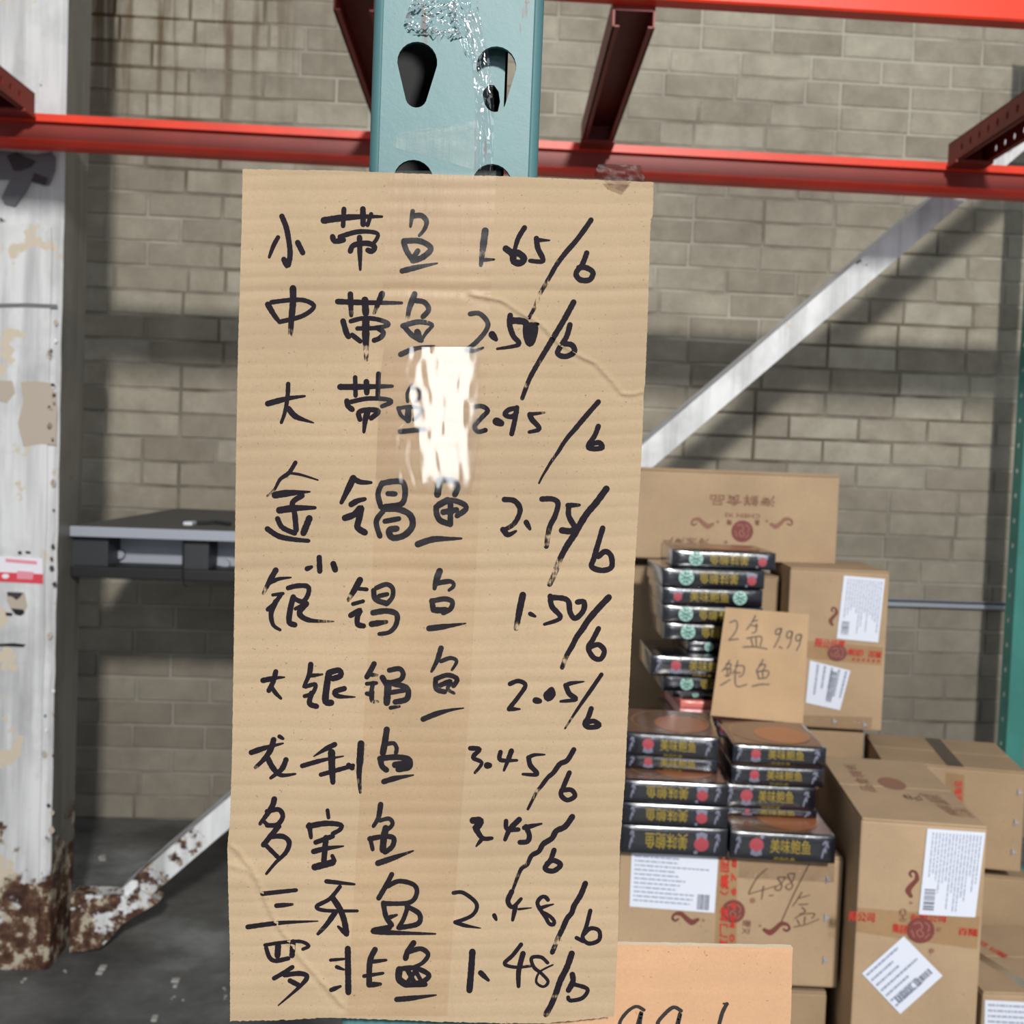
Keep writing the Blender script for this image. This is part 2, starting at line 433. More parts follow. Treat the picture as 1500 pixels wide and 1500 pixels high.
# shaft with slightly chamfered, ragged corners
n = 70; prof = [(x0, 0), (x1-.012, 0), (x1, .012), (x1, dep), (x0, dep)]
rings = []
for i in range(n+1):
    z = 4.2*i/n; r = random.Random(i); j = r.uniform(-.003, .003) if z < 2.3 else 0
    rings.append([(x0, 0, z), (x1-.012+j, 0, z), (x1+j*.5, .012, z), (x1, dep, z), (x0, dep, z)])
vs = [v for q in rings for v in q]; fs = []
for i in range(n):
    for k in range(5): fs.append((i*5+k, i*5+(k+1) % 5, (i+1)*5+(k+1) % 5, (i+1)*5+k))
fs += [(0, 1, 2, 3, 4)[::-1], tuple(n*5+k for k in range(5))]
cb.add(vs, fs); so = cb.build('shaft', [M['column'], M['column_shade_side']], col)
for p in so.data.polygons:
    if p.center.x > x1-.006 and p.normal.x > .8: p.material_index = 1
def colpt(px, py, e=.003):
    p = P(px, py, CY-e); return p-loc_of(col)
# lower cladding sheet, standing slightly proud, from below the beam down
cl = MB(); top = colpt(40, 330).z
jg = [(x0, top+.015)] + [(x0+(x1-.03-x0)*k/8, top+random.uniform(-.006, .006)) for k in range(1, 9)]
poly = jg+[(x1-.028+random.uniform(-.002, .002), top-(top-.02)*k/30) for k in range(1, 31)]+[(x0, .02)]
vs, fs = prism(poly, lambda p: (p[0], -.007, p[1]), lambda p: (p[0], .002, p[1])); cl.add(vs, fs)
cl.build('cladding_sheet', M['column'], col)
def patch(name, pts, m, e=.009, th=.002, par=None):
    q = MB(); dl = loc_of(par or col)
    def f(p, ee): w = P(p[0], p[1], CY-ee); return w-dl
    vs, fs = prism(pts, lambda p: f(p, e), lambda p: f(p, e-th)); q.add(vs, fs); return q.build(name, m, par or col)
patch('torn_plastic', [(-30, 218), (14, 222), (52, 226), (76, 222), (82, 232), (80, 250), (72, 270), (66, 272), (48, 266), (30, 262), (14, 262), (-30, 264)], M['rag'])
patch('torn_plastic', [(10, 228), (24, 222), (38, 230), (52, 236), (46, 244), (30, 250), (20, 250)], M['rag2'], .011)
patch('torn_plastic', [(44, 252), (50, 256), (36, 282), (22, 302), (6, 298), (2, 290), (14, 264), (30, 262)], M['rag'], .0105)
patch('torn_plastic', [(50, 253), (70, 261), (66, 271), (46, 266)], M['rag2'], .0115)
st = patch('warning_sticker', [(-20, 814), (62, 818), (63, 854), (-20, 850)], M['stk_w'])
patch('red_band', [(-20, 837), (63, 841), (63, 855), (-20, 851)], M['stk_r'], .0105).parent = st
patch('white_print', [(25, 836), (49, 838), (48, 849), (25, 848)], M['stk_p'], .0118).parent = st
patch('pink_print', [(8, 818), (54, 822), (54, 827), (8, 823)], M['stk_p'], .0105).parent = st
patch('round_print', [(8+5.5*math.cos(t*.628), 844+3.6*math.sin(t*.628)) for t in range(10)], M['stk_w'], .0118).parent = st
patch('worn_patch', [(11, 867), (36, 868), (40, 888), (34, 900), (18, 896), (10, 880)], M['plate'])
patch('dark_chip', [(10, 867), (34, 868), (30, 874), (24, 879), (18, 874), (11, 873)], M['rag2'], .0105)
patch('dark_chip', [(16, 891), (34, 893), (36, 898), (30, 902), (22, 900)], M['hole'], .0105)
patch('dark_chip', [(8, 897), (18, 898), (18, 902), (9, 902)], M['hole'], .0105)
patch('dark_chip', [(26, 808), (31, 807), (32, 812), (27, 812)], M['hole'], .0105)
patch('dark_chip', [(37, 807), (45, 808), (44, 811), (38, 811)], M['hole'], .0105)
patch('bare_patch', [(30, 560), (52, 558), (80, 562), (84, 600), (82, 652), (60, 650), (34, 654), (26, 620), (34, 590)], M['plate'], .0085)
patch('bare_patch', [(-20, 556), (18, 558), (22, 575), (10, 590), (-20, 584)], M['plate'], .0085)
rk = random.Random(21)
for k in range(34):
    py = rk.uniform(470, 1240); px = 81-rk.random()**2*14-(py-600)*.006; s_ = rk.uniform(1.2, 3.6)
    patch('paint_chip', [(px+s_*(1+.5*rk.random())*math.cos(t), py+s_*rk.uniform(1, 2.2)*math.sin(t)) for t in (0, 1.1, 2.0, 3.3, 4.4, 5.3)], M[rk.choice(('rag2', 'plate', 'rag2', 'stk_w'))], .0085, .001)
patch('dark_chip', [(-20, 944), (20, 942), (38, 944), (34, 948), (10, 947), (-20, 947)], M['hole'], .0085)
patch('dark_chip', [(-20, 445), (40, 444), (84, 446), (84, 452), (40, 450), (-20, 451)], M['rag'], .0085)

# ================================================================== diagonal brace
BY = 3.385
def brpt(px, py, Y=BY): return P(px, py, Y)
br = thing('diagonal_brace', 'long white steel brace rising diagonally from the floor behind the cardboard sign', 'brace', PF(140, 1394))
bl = loc_of(br)
A = brpt(176, 1304); B = brpt(943, 650); dirv = (B-A).normalized(); 
perp = Vector((dirv.z, 0, -dirv.x)).normalized()
wv = .074
A2 = A+perp*wv; endp = A+dirv*((B-A).length*1.95)
tb = MB()
poly = [A, A2, endp+perp*wv, endp]
vs, fs = prism([(p.x, p.z) for p in poly], lambda p: (p[0]-bl.x, BY-bl.y, p[1]-bl.z), lambda p: (p[0]-bl.x, BY+.15-bl.y, p[1]-bl.z)); tb.add(vs, fs)
tb.build('tube', M['brace'], br)
gp = [(104, 1311), (150, 1312), (186, 1313), (200, 1300), (232, 1322), (205, 1338), (176, 1356), (160, 1376), (146, 1389), (122, 1393), (102, 1395)]
g_ = MB(); pts = [P(x, y, BY-.012) for x, y in gp]
vs, fs = prism([(p.x, p.z) for p in pts], lambda p: (p[0]-bl.x, BY-.012-bl.y, p[1]-bl.z), lambda p: (p[0]-bl.x, BY+.06-bl.y, p[1]-bl.z)); g_.add(vs, fs)
g_.build('gusset_plate', M['brace'], br)
for q in ((176, 1338), (150, 1372)):
    bo = MB(); c0 = P(q[0], q[1], BY-.012)-bl
    bo.tube([(c0.x, c0.y+.002, c0.z), (c0.x, c0.y-.014, c0.z)], .013, 6)
    bo.build('bolt', M['brace'], br)

# ================================================================== steel trough on the wall
TY = 3.40
a = P(105, 771, TY); 
tr = thing('steel_trough', 'grey steel wall trough with dusty top left of the cardboard sign', 'trough', (a.x, TY, a.z))
xe = P(600, 790, TY).x-a.x
def zt(py): return P(105, py, TY).z-a.z
t = MB(); t.box((0, .0, -.016), (xe, WY-TY+.005, -.002)); t.box((0, .004, -.001), (xe, WY-TY, .001)); t.build('top_plate', M['dust'], tr)
t = MB(); t.box((-.002, -.012, zt(785)), (xe, .004, .002), .002); t.build('front_lip', M['galv'], tr)
t = MB(); t.box((.004, .16, zt(832)), (xe, .17, -.016)); t.build('back_panel', M['galv'], tr)
for px0, px1 in ((105, 158), (268, 306), (352, 400), (520, 550)):
    t = MB(); xa = P(px0, 800, TY+.03).x-a.x; xb = P(px1, 800, TY+.03).x-a.x
    t.box((xa, .03, zt(832)), (xb, .158, -.018), .002); t.build('divider_box', M['darksteel'], tr)
t = MB(); t.box((0, .0, zt(845)), (xe, .30, zt(829)), .003); t.build('bottom_rail', M['blacksteel'], tr)
for px, py in ((176, 812), (330, 826)):
    t = MB(); c0 = P(px, py, TY+.14)-loc_of(tr); t.tube([(c0.x, .16, c0.z), (c0.x, .135, c0.z)], .014, 10); t.build('knob', M['galv'], tr)
t = MB(); c0 = P(267, 842, TY)-loc_of(tr); t.tube([(c0.x, -.004, c0.z+.12), (c0.x+.002, -.005, c0.z), (c0.x+.004, -.003, c0.z-.025), (c0.x+.014, -.003, c0.z-.035)], .0025, 5); t.build('hanging_wire', M['blacksteel'], tr)
t = MB(); c0 = P(290, 762, TY+.3)-loc_of(tr)
t.box((c0.x-.03, .22, 0), (c0.x+.0, .28, .012), .004); t.build('paper_scrap', M['label'], tr)
t = MB(); t.tube([(c0.x+.01, .25, .008), (c0.x+.06, .28, .012), (c0.x+.12, .24, .01)], .007, 6); t.build('cable_scrap', M['darksteel'], tr)

# ================================================================== back rack beam
RY = 3.15
zt_ = P(300, 179, RY).z; zb_ = P(300, 226.5, RY).z; H = zt_-zb_
x0, x1 = -3.0, 2.7
rbt = thing('rack_beam', 'thin orange-red rear rack beam crossing behind the teal post', 'rack beam', (0, RY, zb_))
for nm, pr, mm in (('flange', [(0, H), (0, H-.021), (.05, H-.021), (.05, H)], 'orange'), ('web', [(.019, H-.0205), (.019, .0205), (.05, .0205), (.05, H-.0205)], 'darkred'), ('flange', [(0, .021), (0, 0), (.05, 0), (.05, .021)], 'orange')):
    rb = MB(); vs, fs = prism(pr, lambda p: (x0, p[0], p[1]), lambda p: (x1, p[0], p[1])); rb.add(vs, fs); rb.build(nm, M[mm], rbt)
# front rack beam
FY = 2.25
zf = P(1500, 31, FY).z
fb = MB(); pr = [(0, .12), (0, .004), (.004, 0), (.041, 0), (.041, .12)]
vs, fs = prism(pr, lambda p: (-2.0, FY+p[0], zf+p[1]), lambda p: (2.0, FY+p[0], zf+p[1])); fb.add(vs, fs)
tag(fb.build('rack_beam', M['orange']), 'bright orange front rack beam along the top right edge', 'rack beam')
# cross bars between them
ybk, yfr = RY+.0, FY+.041
def crossbar(xl, w, label, holes=False):
    z0 = zb_+H-.012; h = .064
    o = thing('cross_bar', label, 'cross bar', (xl, yfr, z0), -.036, 'cross bars between front and rear beams')
    L = ybk-yfr; th = .004
    q = MB(); q.box((0, 0, h-th), (w, L, h)); q.box((0, 0, h-.03), (w, .002, h)); q.box((0, L-.004, 0), (w, L-.0005, h)); q.build('web', M['darkred'], o)
    for x in (0, w-th):
        q = MB()
        if holes:
            hs = [[(yy+.008*math.cos(k*.785), h*.48+.011*math.sin(k*.785)) for k in range(8)] for yy in [.05+.055*i for i in range(int((L-.08)/.055))]]
            vs, fs = holed([(0, 0), (L, 0), (L, h), (0, h)], hs, lambda p: (x, p[0], p[1]), lambda p: (x+th, p[0], p[1])); q.add(vs, fs)
        else: q.box((x, 0, 0), (x+th, L, h))
        q.box((x if x else 0, 0, 0), (x+.014 if not x else w, L, .003)) if not x else q.box((w-.014, 0, 0), (w, L, .003))
        q.build('flange', M['darkred'], o)
    q = MB(); q.box((-.004, L-.07, -.006), (w+.004, L-.001, .002), .001); q.build('end_plate', M['darkred'], o)
    return o
crossbar(P(898, 18, yfr).x, .088, 'dark red cross bar just right of the teal post')
crossbar(P(536, 0, yfr).x-.066, .088, 'dark red cross bar emerging left of the teal post')
crossbar(P(52, 160, ybk).x-.161, .13, 'dark red cross bar in the upper left corner above the column', True)
crossbar(P(1388, 238, ybk).x-.031, .10, 'perforated dark red cross bar at the upper right edge', True)

# ================================================================== far right rack upright
q0 = P(1485, 900, 4.28)
up = thing('rack_upright', 'dark teal perforated rack upright at the right edge behind cartons', 'rack upright', (q0.x, 4.28, 0))
q = MB(); hs = []
q.box((0, 0, 0), (.076, .002, 3.4))
q.build('front_plate', M['teal2'], up)
for x in (0, .074):
    q = MB(); vs, fs = holed([(0, 0), (.07, 0), (.07, 3.4), (0, 3.4)], [[(.04+.009*math.cos(k), zz+.011*math.sin(k)) for k in range(6)] for zz in [.2+.1016*i for i in range(30)]], lambda p: (x, .002+p[0], p[1]), lambda p: (x+.002, .002+p[0], p[1])); q.add(vs, fs)
    q.build('side_plate', M['teal2'], up)
q = MB(); q.box((-.03, -.03, 0), (.106, .1, .008), .002); q.build('base_plate', M['teal2'], up)

# ================================================================== near teal post
PY = .486
pc = P(669, 120, PY)
post = thing('rack_upright', 'near teal rack upright with teardrop holes holding the cardboard sign', 'rack upright', (pc.x, PY, 0))
hw = .0372; rc = .0045; cell = .0508; zbase = pc.z-(P(669, 60, PY).z*0); 
ztop_hole = P(611, 61, PY).z      # top of a left hole
def drop(cx, ztop):
    r = .0087; cz = ztop-r; pts = []
    for k in range(15):
        a = math.radians(-22+k*(224/14)); pts.append((cx+r*math.cos(a), cz+r*math.sin(a)))
    r2 = .0047; c2 = ztop-.0283+r2
    for k in range(9):
        a = math.radians(200+k*(140/8)); pts.append((cx+r2*math.cos(a), c2+r2*math.sin(a)))
    return pts
cxl = P(611, 100, PY).x-pc.x; cxr = P(727, 100, PY).x-pc.x
dzr = 0
q = MB(); zhi = ztop_hole+.012
kk = 0
z = zhi
while z > .25:
    hs = [drop(cxl, z-.012), drop(cxr, z-.012)]
    vs, fs = holed([(-hw+rc, z-cell), (hw-rc, z-cell), (hw-rc, z), (-hw+rc, z)], hs, lambda p: (p[0], 0, p[1]), lambda p: (p[0], .0022, p[1])); q.add(vs, fs); z -= cell
zl = z; z = zhi
while z < 3.0:
    hs = [drop(cxl, z+cell-.012), drop(cxr, z+cell-.012)]
    vs, fs = holed([(-hw+rc, z), (hw-rc, z), (hw-rc, z+cell), (-hw+rc, z+cell)], hs, lambda p: (p[0], 0, p[1]), lambda p: (p[0], .0022, p[1])); q.add(vs, fs); z += cell
q.box((-hw+rc, 0, 0), (hw-rc, .0022, zl))
q.build('front_plate', M['teal'], post)
for s in (-1, 1):
    q = MB(); prf = []
    for k in range(7):
        a = math.radians(90*k/6); prf.append((s*(hw-rc+rc*math.sin(a)), rc-rc*math.cos(a)))
    prf.append((s*hw, .07)); inn = [(s*(hw-.0022), .07)]+[(s*(hw-rc+(rc-.0022)*math.sin(math.radians(90*k/6))), rc-(rc-.0022)*math.cos(math.radians(90*k/6))) for k in range(6, -1, -1)]
    vs, fs = prism(prf+inn, lambda p: (p[0], p[1], 0), lambda p: (p[0], p[1], z)); q.add(vs, fs)
    q.build('side_plate', M['teal'], post, True)
    q.f and None
# inner strut seen through the right-hand holes
q = MB(); xs0 = P(706, 100, PY+.02).x-pc.x-.004; xs1 = P(739, 100, PY+.02).x-pc.x
hz = []
zz = ztop_hole-.0205
while zz > .3: hz.append([((xs0+xs1)/2+.0012+.0042*math.cos(k*.628), zz+.0075*math.sin(k*.628)) for k in range(10)]); zz -= cell/2
vs, fs = holed([(xs0, .25), (xs1, .25), (xs1, z), (xs0, z)], hz, lambda p: (p[0], .010, p[1]), lambda p: (p[0], .012, p[1])); q.add(vs, fs)
q.box((xs0-.002, .010, .25), (xs0, .06, z))
q.build('inner_strut', M['teal'], post)
q = MB(); q.box((-hw+.003, .066, .02), (hw-.013, .068, z)); q.build('rear_shade_plate', M['hole'], post)  # near-black colour paints in the shade seen through the post's holes
q = MB(); q.box((-.06, -.02, 0), (.06, .09, .01), .002); q.build('base_plate', M['teal'], post)

# crumpled tape on the post
def sheet(name, L, R, Y, nx, ny, amp, m, label, seed=1, parent=None, fold=0):
    """tape strip between two pixel poly-lines, with crinkles as real relief"""
    r = random.Random(seed); vs = []; fs = []
    ph = [r.uniform(0, 6.28) for _ in range(8)]; fr = [r.uniform(4, 22) for _ in range(8)]
    def at(pl, t):
        k = t*(len(pl)-1); i = min(int(k), len(pl)-2); f = k-i
        return pl[i][0]+(pl[i+1][0]-pl[i][0])*f, pl[i][1]+(pl[i+1][1]-pl[i][1])*f
    for j in range(ny+1):
        t = j/ny; a = at(L, t); b = at(R, t)
        for i in range(nx+1):
            s = i/nx; d = sum(math.sin(fr[k]*s*2+ph[k]+fr[-k-1]*t*1.3*(k % 3+.5)) for k in range(8))/8
            vs.append(P(a[0]+(b[0]-a[0])*s, a[1]+(b[1]-a[1])*s, Y-abs(d)*amp-.0002))
    for j in range(ny):
        for i in range(nx): k = j*(nx+1)+i; fs.append((k, k+1, k+nx+2, k+nx+1))
    me = mesh(vs, fs); o = link(name, me, m, parent, True)
    if parent: me.transform(Matrix.Translation(-Vector(parent.location)))
    return o
tp = thing('clear_tape', 'crumpled clear tape bunched on the teal post above the sign', 'tape', P(650, 20, PY-.001))
sheet('tape_fold', [(612, -60), (604, 0), (598, 14), (591, 36), (600, 48)], [(720, -60), (672, 0), (668, 20), (672, 44), (678, 56)], PY, 26, 30, .006, M['tape_crumple'], '', 3, tp)
sheet('tape_fold', [(640, -60), (650, 0), (664, 30), (680, 76)], [(700, -60), (690, 0), (690, 40), (698, 92)], PY, 12, 26, .004, M['tape_crumple'], '', 5, tp)
sheet('tape_strip', [(575, 215), (580, 196), (610, 190), (650, 184)], [(700, 250), (700, 220), (702, 190), (700, 176)], PY, 14, 10, .0008, M['tape_long'], '', 5, tp)
sheet('tape_strip', [(676, 20), (690, 80), (697, 150), (694, 250)], [(700, 10), (716, 80), (724, 150), (722, 250)], PY-.0004, 12, 40, .0022, M['tape_gloss'], '', 8, tp)
# ================================================================== the price sign
SY = .472
ZR = {1: (340, 240, .213333), 2: (660, 240, .213333), 3: (340, 540, .213333), 4: (660, 540, .213333), 5: (340, 800, .213333),
      6: (640, 820, .213333), 7: (340, 1050, .213333), 8: (640, 1070, .213333), 9: (320, 1240, .213333), 10: (640, 1240, .173333)}
XL = [(246, 355.5), (330, 354), (500, 349), (650, 346), (900, 343), (1100, 340), (1200, 337), (1240, 333), (1290, 334), (1400, 337), (1500, 337)]
XR = [(246, 958), (318, 956), (321, 953), (460, 949), (560, 945), (576, 943), (640, 941), (700, 938), (830, 930), (1000, 922), (1150, 915), (1240, 908), (1380, 905), (1500, 899)]
def ip(tab, y):
    if y <= tab[0][0]: return tab[0][1]
    for (a, b), (c, d) in zip(tab, tab[1:]):
        if y <= c: return b+(d-b)*(y-a)/(c-a)
    return tab[-1][1]
YT = [(355, 247.5), (500, 250), (600, 254), (760, 259), (958, 267)]
YB = [(337, 1496), (420, 1494), (480, 1490.5), (640, 1496.5), (740, 1499), (800, 1499), (850, 1494), (899, 1489)]
cr1 = [(690, 432), (735, 441), (760, 458), (790, 474), (820, 505), (845, 520), (872, 533), (897, 560), (910, 577), (925, 579), (943, 574)]
cr2 = [(337, 1238), (352, 1252), (372, 1280), (385, 1310), (400, 1345), (418, 1372), (440, 1405), (465, 1432), (500, 1472)]
cr3 = [(335, 1268), (360, 1276), (375, 1288)]
def segd(p, a, b):
    ax, ay = a; bx, by = b; dx, dy = bx-ax, by-ay; t = max(0, min(1, ((p[0]-ax)*dx+(p[1]-ay)*dy)/(dx*dx+dy*dy)))
    ex, ey = p[0]-ax-dx*t, p[1]-ay-dy*t; return math.hypot(ex, ey), dx*ey-dy*ex
def cre(p, cr, w, h):
    if p[0] < cr[0][0]-20 or p[0] > cr[-1][0]+20: return 0
    best = (1e9, 1)
    for a, b in zip(cr, cr[1:]):
        d = segd(p, a, b)
        if d[0] < best[0]: best = d
    d, s = best
    if d > 16: return 0
    k = max(0, 1-d/w)*h
    return k-(max(0, 1-d/(w*2.2))*h*.75 if s > 0 else 0)
rs = random.Random(11)
rows = {}
k_ = 0
def rowamp(i):
    if i not in rows: rows[i] = (rs.uniform(.5, 1.25), rs.uniform(-.5, .5))
    return rows[i]
deep = {}
for yy, a in ((425, 2.6), (655, 1.7), (835, 2.4), (945, 1.3), (1000, 1.6), (1190, 1.5), (1255, 1.4), (1305, 1.6), (1460, 1.6)): deep[yy] = a
def relief(px, py):
    """height of the board's face towards the camera, metres"""
    ys = py+.006*(px-640)+1.5*math.sin(px*.011+py*.004)+.8*math.sin(px*.035)
    per = 21.3; i = math.floor(ys/per); a = rowamp(i)[0]; a2 = rowamp(i+1)[0]; f = ys/per-i; am = a*(1-f)+a2*f
    h = .00026*am*(abs(math.sin(math.pi*f))**.7)
    for yy, d in deep.items():
        e = (ys-yy)/7.0
        if abs(e) < 3: h -= .00016*d*math.exp(-e*e)
    if 640 > px and False: pass
    h += cre((px, py), cr1, 5, .0009)+cre((px, py), cr2, 6, .0009)+cre((px, py), cr3, 6, .0004)
    h += .0006*math.sin(px*.0052+.4)*math.sin(py*.0031+1)
    return h
def S(px, py, e=0.0): return P(px, py, SY-relief(px, py)-e)
NX, NY = 150, 520
vs = []; fs = []
jag = random.Random(4)
jl = [jag.uniform(-.3, .3) for _ in range(NY+1)]; jr = [jag.uniform(-.35, .35) for _ in range(NY+1)]; jt_ = [jag.uniform(-.5, .5) for _ in range(NX+1)]; jb = [jag.uniform(-.8, .8) for _ in range(NX+1)]
for j in range(NY+1):
    t = j/NY
    for i in range(NX+1):
        s = i/NX; x = 345+s*(925-345)
        xg = 355+s*(958-355); xb = 337+s*(899-337)
        y = (ip(YT, xg)+jt_[i])*(1-t)+(ip(YB, xb)+jb[i])*t
        xx = (ip(XL, y)+jl[j])*(1-s)+(ip(XR, y)+jr[j])*s
        vs.append(S(xx, y))
for j in range(NY):
    for i in range(NX): k = j*(NX+1)+i; fs.append((k, k+NX+1, k+NX+2, k+1))
signloc = P(640, 1496, SY)
sign = thing('cardboard_sign', 'tall corrugated cardboard price sign with black handwriting taped to teal post', 'sign', signloc)
def place(o, par):
    o.data.transform(Matrix.Translation(-Vector(par.location))); o.parent = par; return o
place(link('face_sheet', mesh(vs, fs), M['sign'], None, True), sign)
# edge and back sheet
loop = [j*(NX+1) for j in range(NY+1)]+[NY*(NX+1)+i for i in range(1, NX+1)]+[j*(NX+1)+NX for j in range(NY-1, -1, -1)]+[i for i in range(NX-1, 0, -1)]
ev = [vs[k] for k in loop]+[vs[k]+Vector((0, .0026 - (0), 0)) for k in loop]; n = len(loop)
ef = [(i, (i+1) % n, n+(i+1) % n, n+i) for i in range(n)]
place(link('cut_edge', mesh(ev, ef), M['sign_edge']), sign)
back = [v+Vector((0, .0026, 0)) for v in vs]
bs = []; bf = []; st_ = 10
ii = list(range(0, NX+1, st_)); jj = list(range(0, NY+1, st_))
for j in jj:
    for i in ii: bs.append(back[j*(NX+1)+i])
w = len(ii)
for j in range(len(jj)-1):
    for i in range(w-1): k = j*w+i; bf.append((k, k+1, k+w+1, k+w))
place(link('back_sheet', mesh(bs, bf), M['sign'], None, True), sign)

def writing(name, strokes, surf, m, par, defw=34, eps=.00012, step=2.2, wob=.06, xf=None):
    vs = []; fs = []; ts = []
    for k, st in enumerate(strokes):
        z = ZR[st[0]] if xf is None else xf; o = z[0:2]; sc = z[2]
        pts = [(o[0]+x*sc, o[1]+y*sc) for x, y in st[1]]
        w0 = 1.06*(st[2] if len(st) > 2 and st[2] else defw)*sc; w1 = st[3]*sc*1.06 if len(st) > 3 and st[3] else w0
        d0, d1 = (st[4] if len(st) > 4 else (0, .10 if w1 >= w0*.7 else .5))
        v, f, t = ribbon(pts, w0, w1, step, wob); n = len(vs)
        vs += [surf(x, y, eps+k*2e-6) for x, y in v]; fs += [tuple(i+n for i in q) for q in f]; ts += [d0+(d1-d0)*min(1, 1.3*x) for x in t]
    me = mesh(vs, fs); at = me.attributes.new('dry', 'FLOAT', 'POINT'); at.data.foreach_set('value', ts)
    o = link(name, me, m); return place(o, par)
D = (.1, .62)
rows_ = []
rows_.append([(1,[(342,360),(370,430),(385,500),(398,600),(392,670),(378,700),(355,655)],36),(1,[(315,505),(285,560),(255,640)],30,20),(1,[(450,540),(470,580),(485,610)],36),
 (1,[(630,388),(760,370),(900,362),(1030,362)],44,16),(1,[(768,310),(762,425)],32),(1,[(898,310),(900,415)],38),(1,[(955,345),(930,420)],28),
 (1,[(690,500),(705,530),(765,522)],36),(1,[(740,500),(850,468),(940,465),(1000,480),(990,520),(960,555)],32,24),(1,[(812,598),(832,560),(900,545),(950,550),(980,572),(960,600),(932,592)],36),(1,[(875,505),(877,600),(880,725)],36,18),
 (1,[(1240,325),(1225,430)],30,18),(1,[(1240,358),(1300,355),(1335,395),(1320,450),(1285,492)],36,20),(1,[(1178,540),(1200,600),(1240,660)],36),(1,[(1180,530),(1290,530),(1365,580),(1310,640),(1240,665)],38),(1,[(1275,598),(1240,650)],36),(1,[(1168,735),(1270,710),(1410,682)],36,10),
 (2,[(238,460),(225,560),(208,695)],46,26,D),(2,[(225,660),(300,656)],24,12),(2,[(508,438),(465,510),(440,590)],34,26,(.1,.4)),(2,[(380,582),(425,620),(435,670),(480,680),(505,650),(470,615),(410,605)],44),
 (2,[(590,512),(600,580),(635,665),(545,665)],36,26),(2,[(590,522),(680,525)],26,10),(2,[(965,385),(920,450),(860,530),(790,610),(730,690),(690,760),(650,830),(610,900),(580,980),(540,1055)],34,24,(.1,.68)),(2,[(935,612),(905,690),(862,750),(890,795),(955,795),(978,745),(930,712),(880,712)],36)])
rows_.append([(1,[(418,855),(418,950),(405,1100),(398,1295)],44,24,(0,.8)),(1,[(245,965),(290,1040),(325,1085)],38,26),(1,[(270,950),(400,935),(500,938),(562,980),(480,1045),(325,1085)],30),
 (1,[(725,945),(900,952),(1165,955)],36,20),(1,[(812,895),(818,1040)],38,28,D),(1,[(912,935),(918,1025)],46),(1,[(1030,892),(975,1025)],40,22,(0,.7)),(1,[(762,1080),(785,1160),(800,1185)],38),(1,[(825,1175),(880,1218)],32),(1,[(815,1080),(900,1060),(1000,1068),(1075,1100),(1000,1125),(860,1130)],30),(1,[(1000,1125),(1040,1160),(1015,1195),(975,1212)],34),(1,[(918,1085),(918,1220),(922,1345)],50,26,(0,.75)),
 (1,[(1253,895),(1215,1000),(1205,1080)],40,24,(0,.6)),(1,[(1255,938),(1320,950),(1350,1000),(1310,1050)],34),(1,[(1172,1112),(1280,1085),(1372,1105),(1340,1150),(1305,1200)],34,22,D),(1,[(1180,1115),(1240,1180),(1300,1212)],34),(1,[(1272,1155),(1288,1205)],44),(1,[(1158,1308),(1260,1268),(1390,1248)],36,8),
 (2,[(135,1030),(200,1028),(255,1090),(240,1150),(180,1220),(115,1275)],32),(2,[(105,1280),(160,1285),(225,1262)],28,14),(2,[(285,1172),(312,1205)],48,30),(2,[(410,1040),(405,1100),(430,1180),(468,1240),(320,1270)],36,16),(2,[(410,1075),(490,1080),(520,1100),(520,1170),(545,1235),(572,1180),(580,1120),(545,1110)],44,44,(.1,.3)),(2,[(540,1130),(545,1200)],40),(2,[(575,1098),(600,1100)],20),
 (2,[(845,950),(780,1070),(720,1170),(660,1270),(600,1370),(545,1470),(510,1560),(492,1610)],38,28,(.12,.62)),(2,[(820,1105),(795,1190),(735,1295),(790,1322),(850,1290),(835,1245),(785,1235)],36)])
rows_.append([(3,[(385,105),(380,200),(362,300),(338,370)],30,22),(3,[(245,240),(380,205),(500,188)],38,14),(3,[(388,275),(440,330),(560,372)],38,8),
 (3,[(742,125),(850,125),(1100,120)],40,22),(3,[(845,60),(848,185)],30),(3,[(922,90),(925,165)],38),(3,[(1005,35),(1000,190)],32),(3,[(788,222),(795,255),(825,280)],36),(3,[(815,228),(930,205),(1060,210),(1092,230),(1030,258)],30),(3,[(878,348),(870,300),(930,282),(1005,292),(955,340)],34),(3,[(935,285),(915,350),(905,435)],40,20),
 (3,[(1232,115),(1202,170),(1205,225)],22),(3,[(1235,132),(1285,150),(1290,190),(1260,228)],22),(3,[(1140,270),(1160,320),(1195,348)],26),(3,[(1145,272),(1220,262),(1295,275),(1288,310),(1250,350)],26),(3,[(1210,270),(1208,355)],42),(3,[(1155,432),(1230,425),(1320,415)],34),
 (4,[(165,262),(215,258),(255,288),(210,340),(165,395),(188,432),(240,422)],32),(4,[(315,362),(348,375)],52,44),(4,[(455,270),(400,282),(372,315),(420,330),(455,300)],32),(4,[(455,268),(442,350),(420,448)],34),(4,[(545,312),(590,308),(652,300)],24,12),(4,[(545,315),(560,350),(610,412),(540,435)],36,22),(4,[(1015,228),(960,290),(900,360),(850,420),(810,465),(770,520),(740,570),(690,640),(660,690),(630,740),(608,785)],34,14,(.12,.62)),(4,[(1015,395),(990,460),(945,530),(975,550),(1042,542),(1022,508),(975,515)],34)])
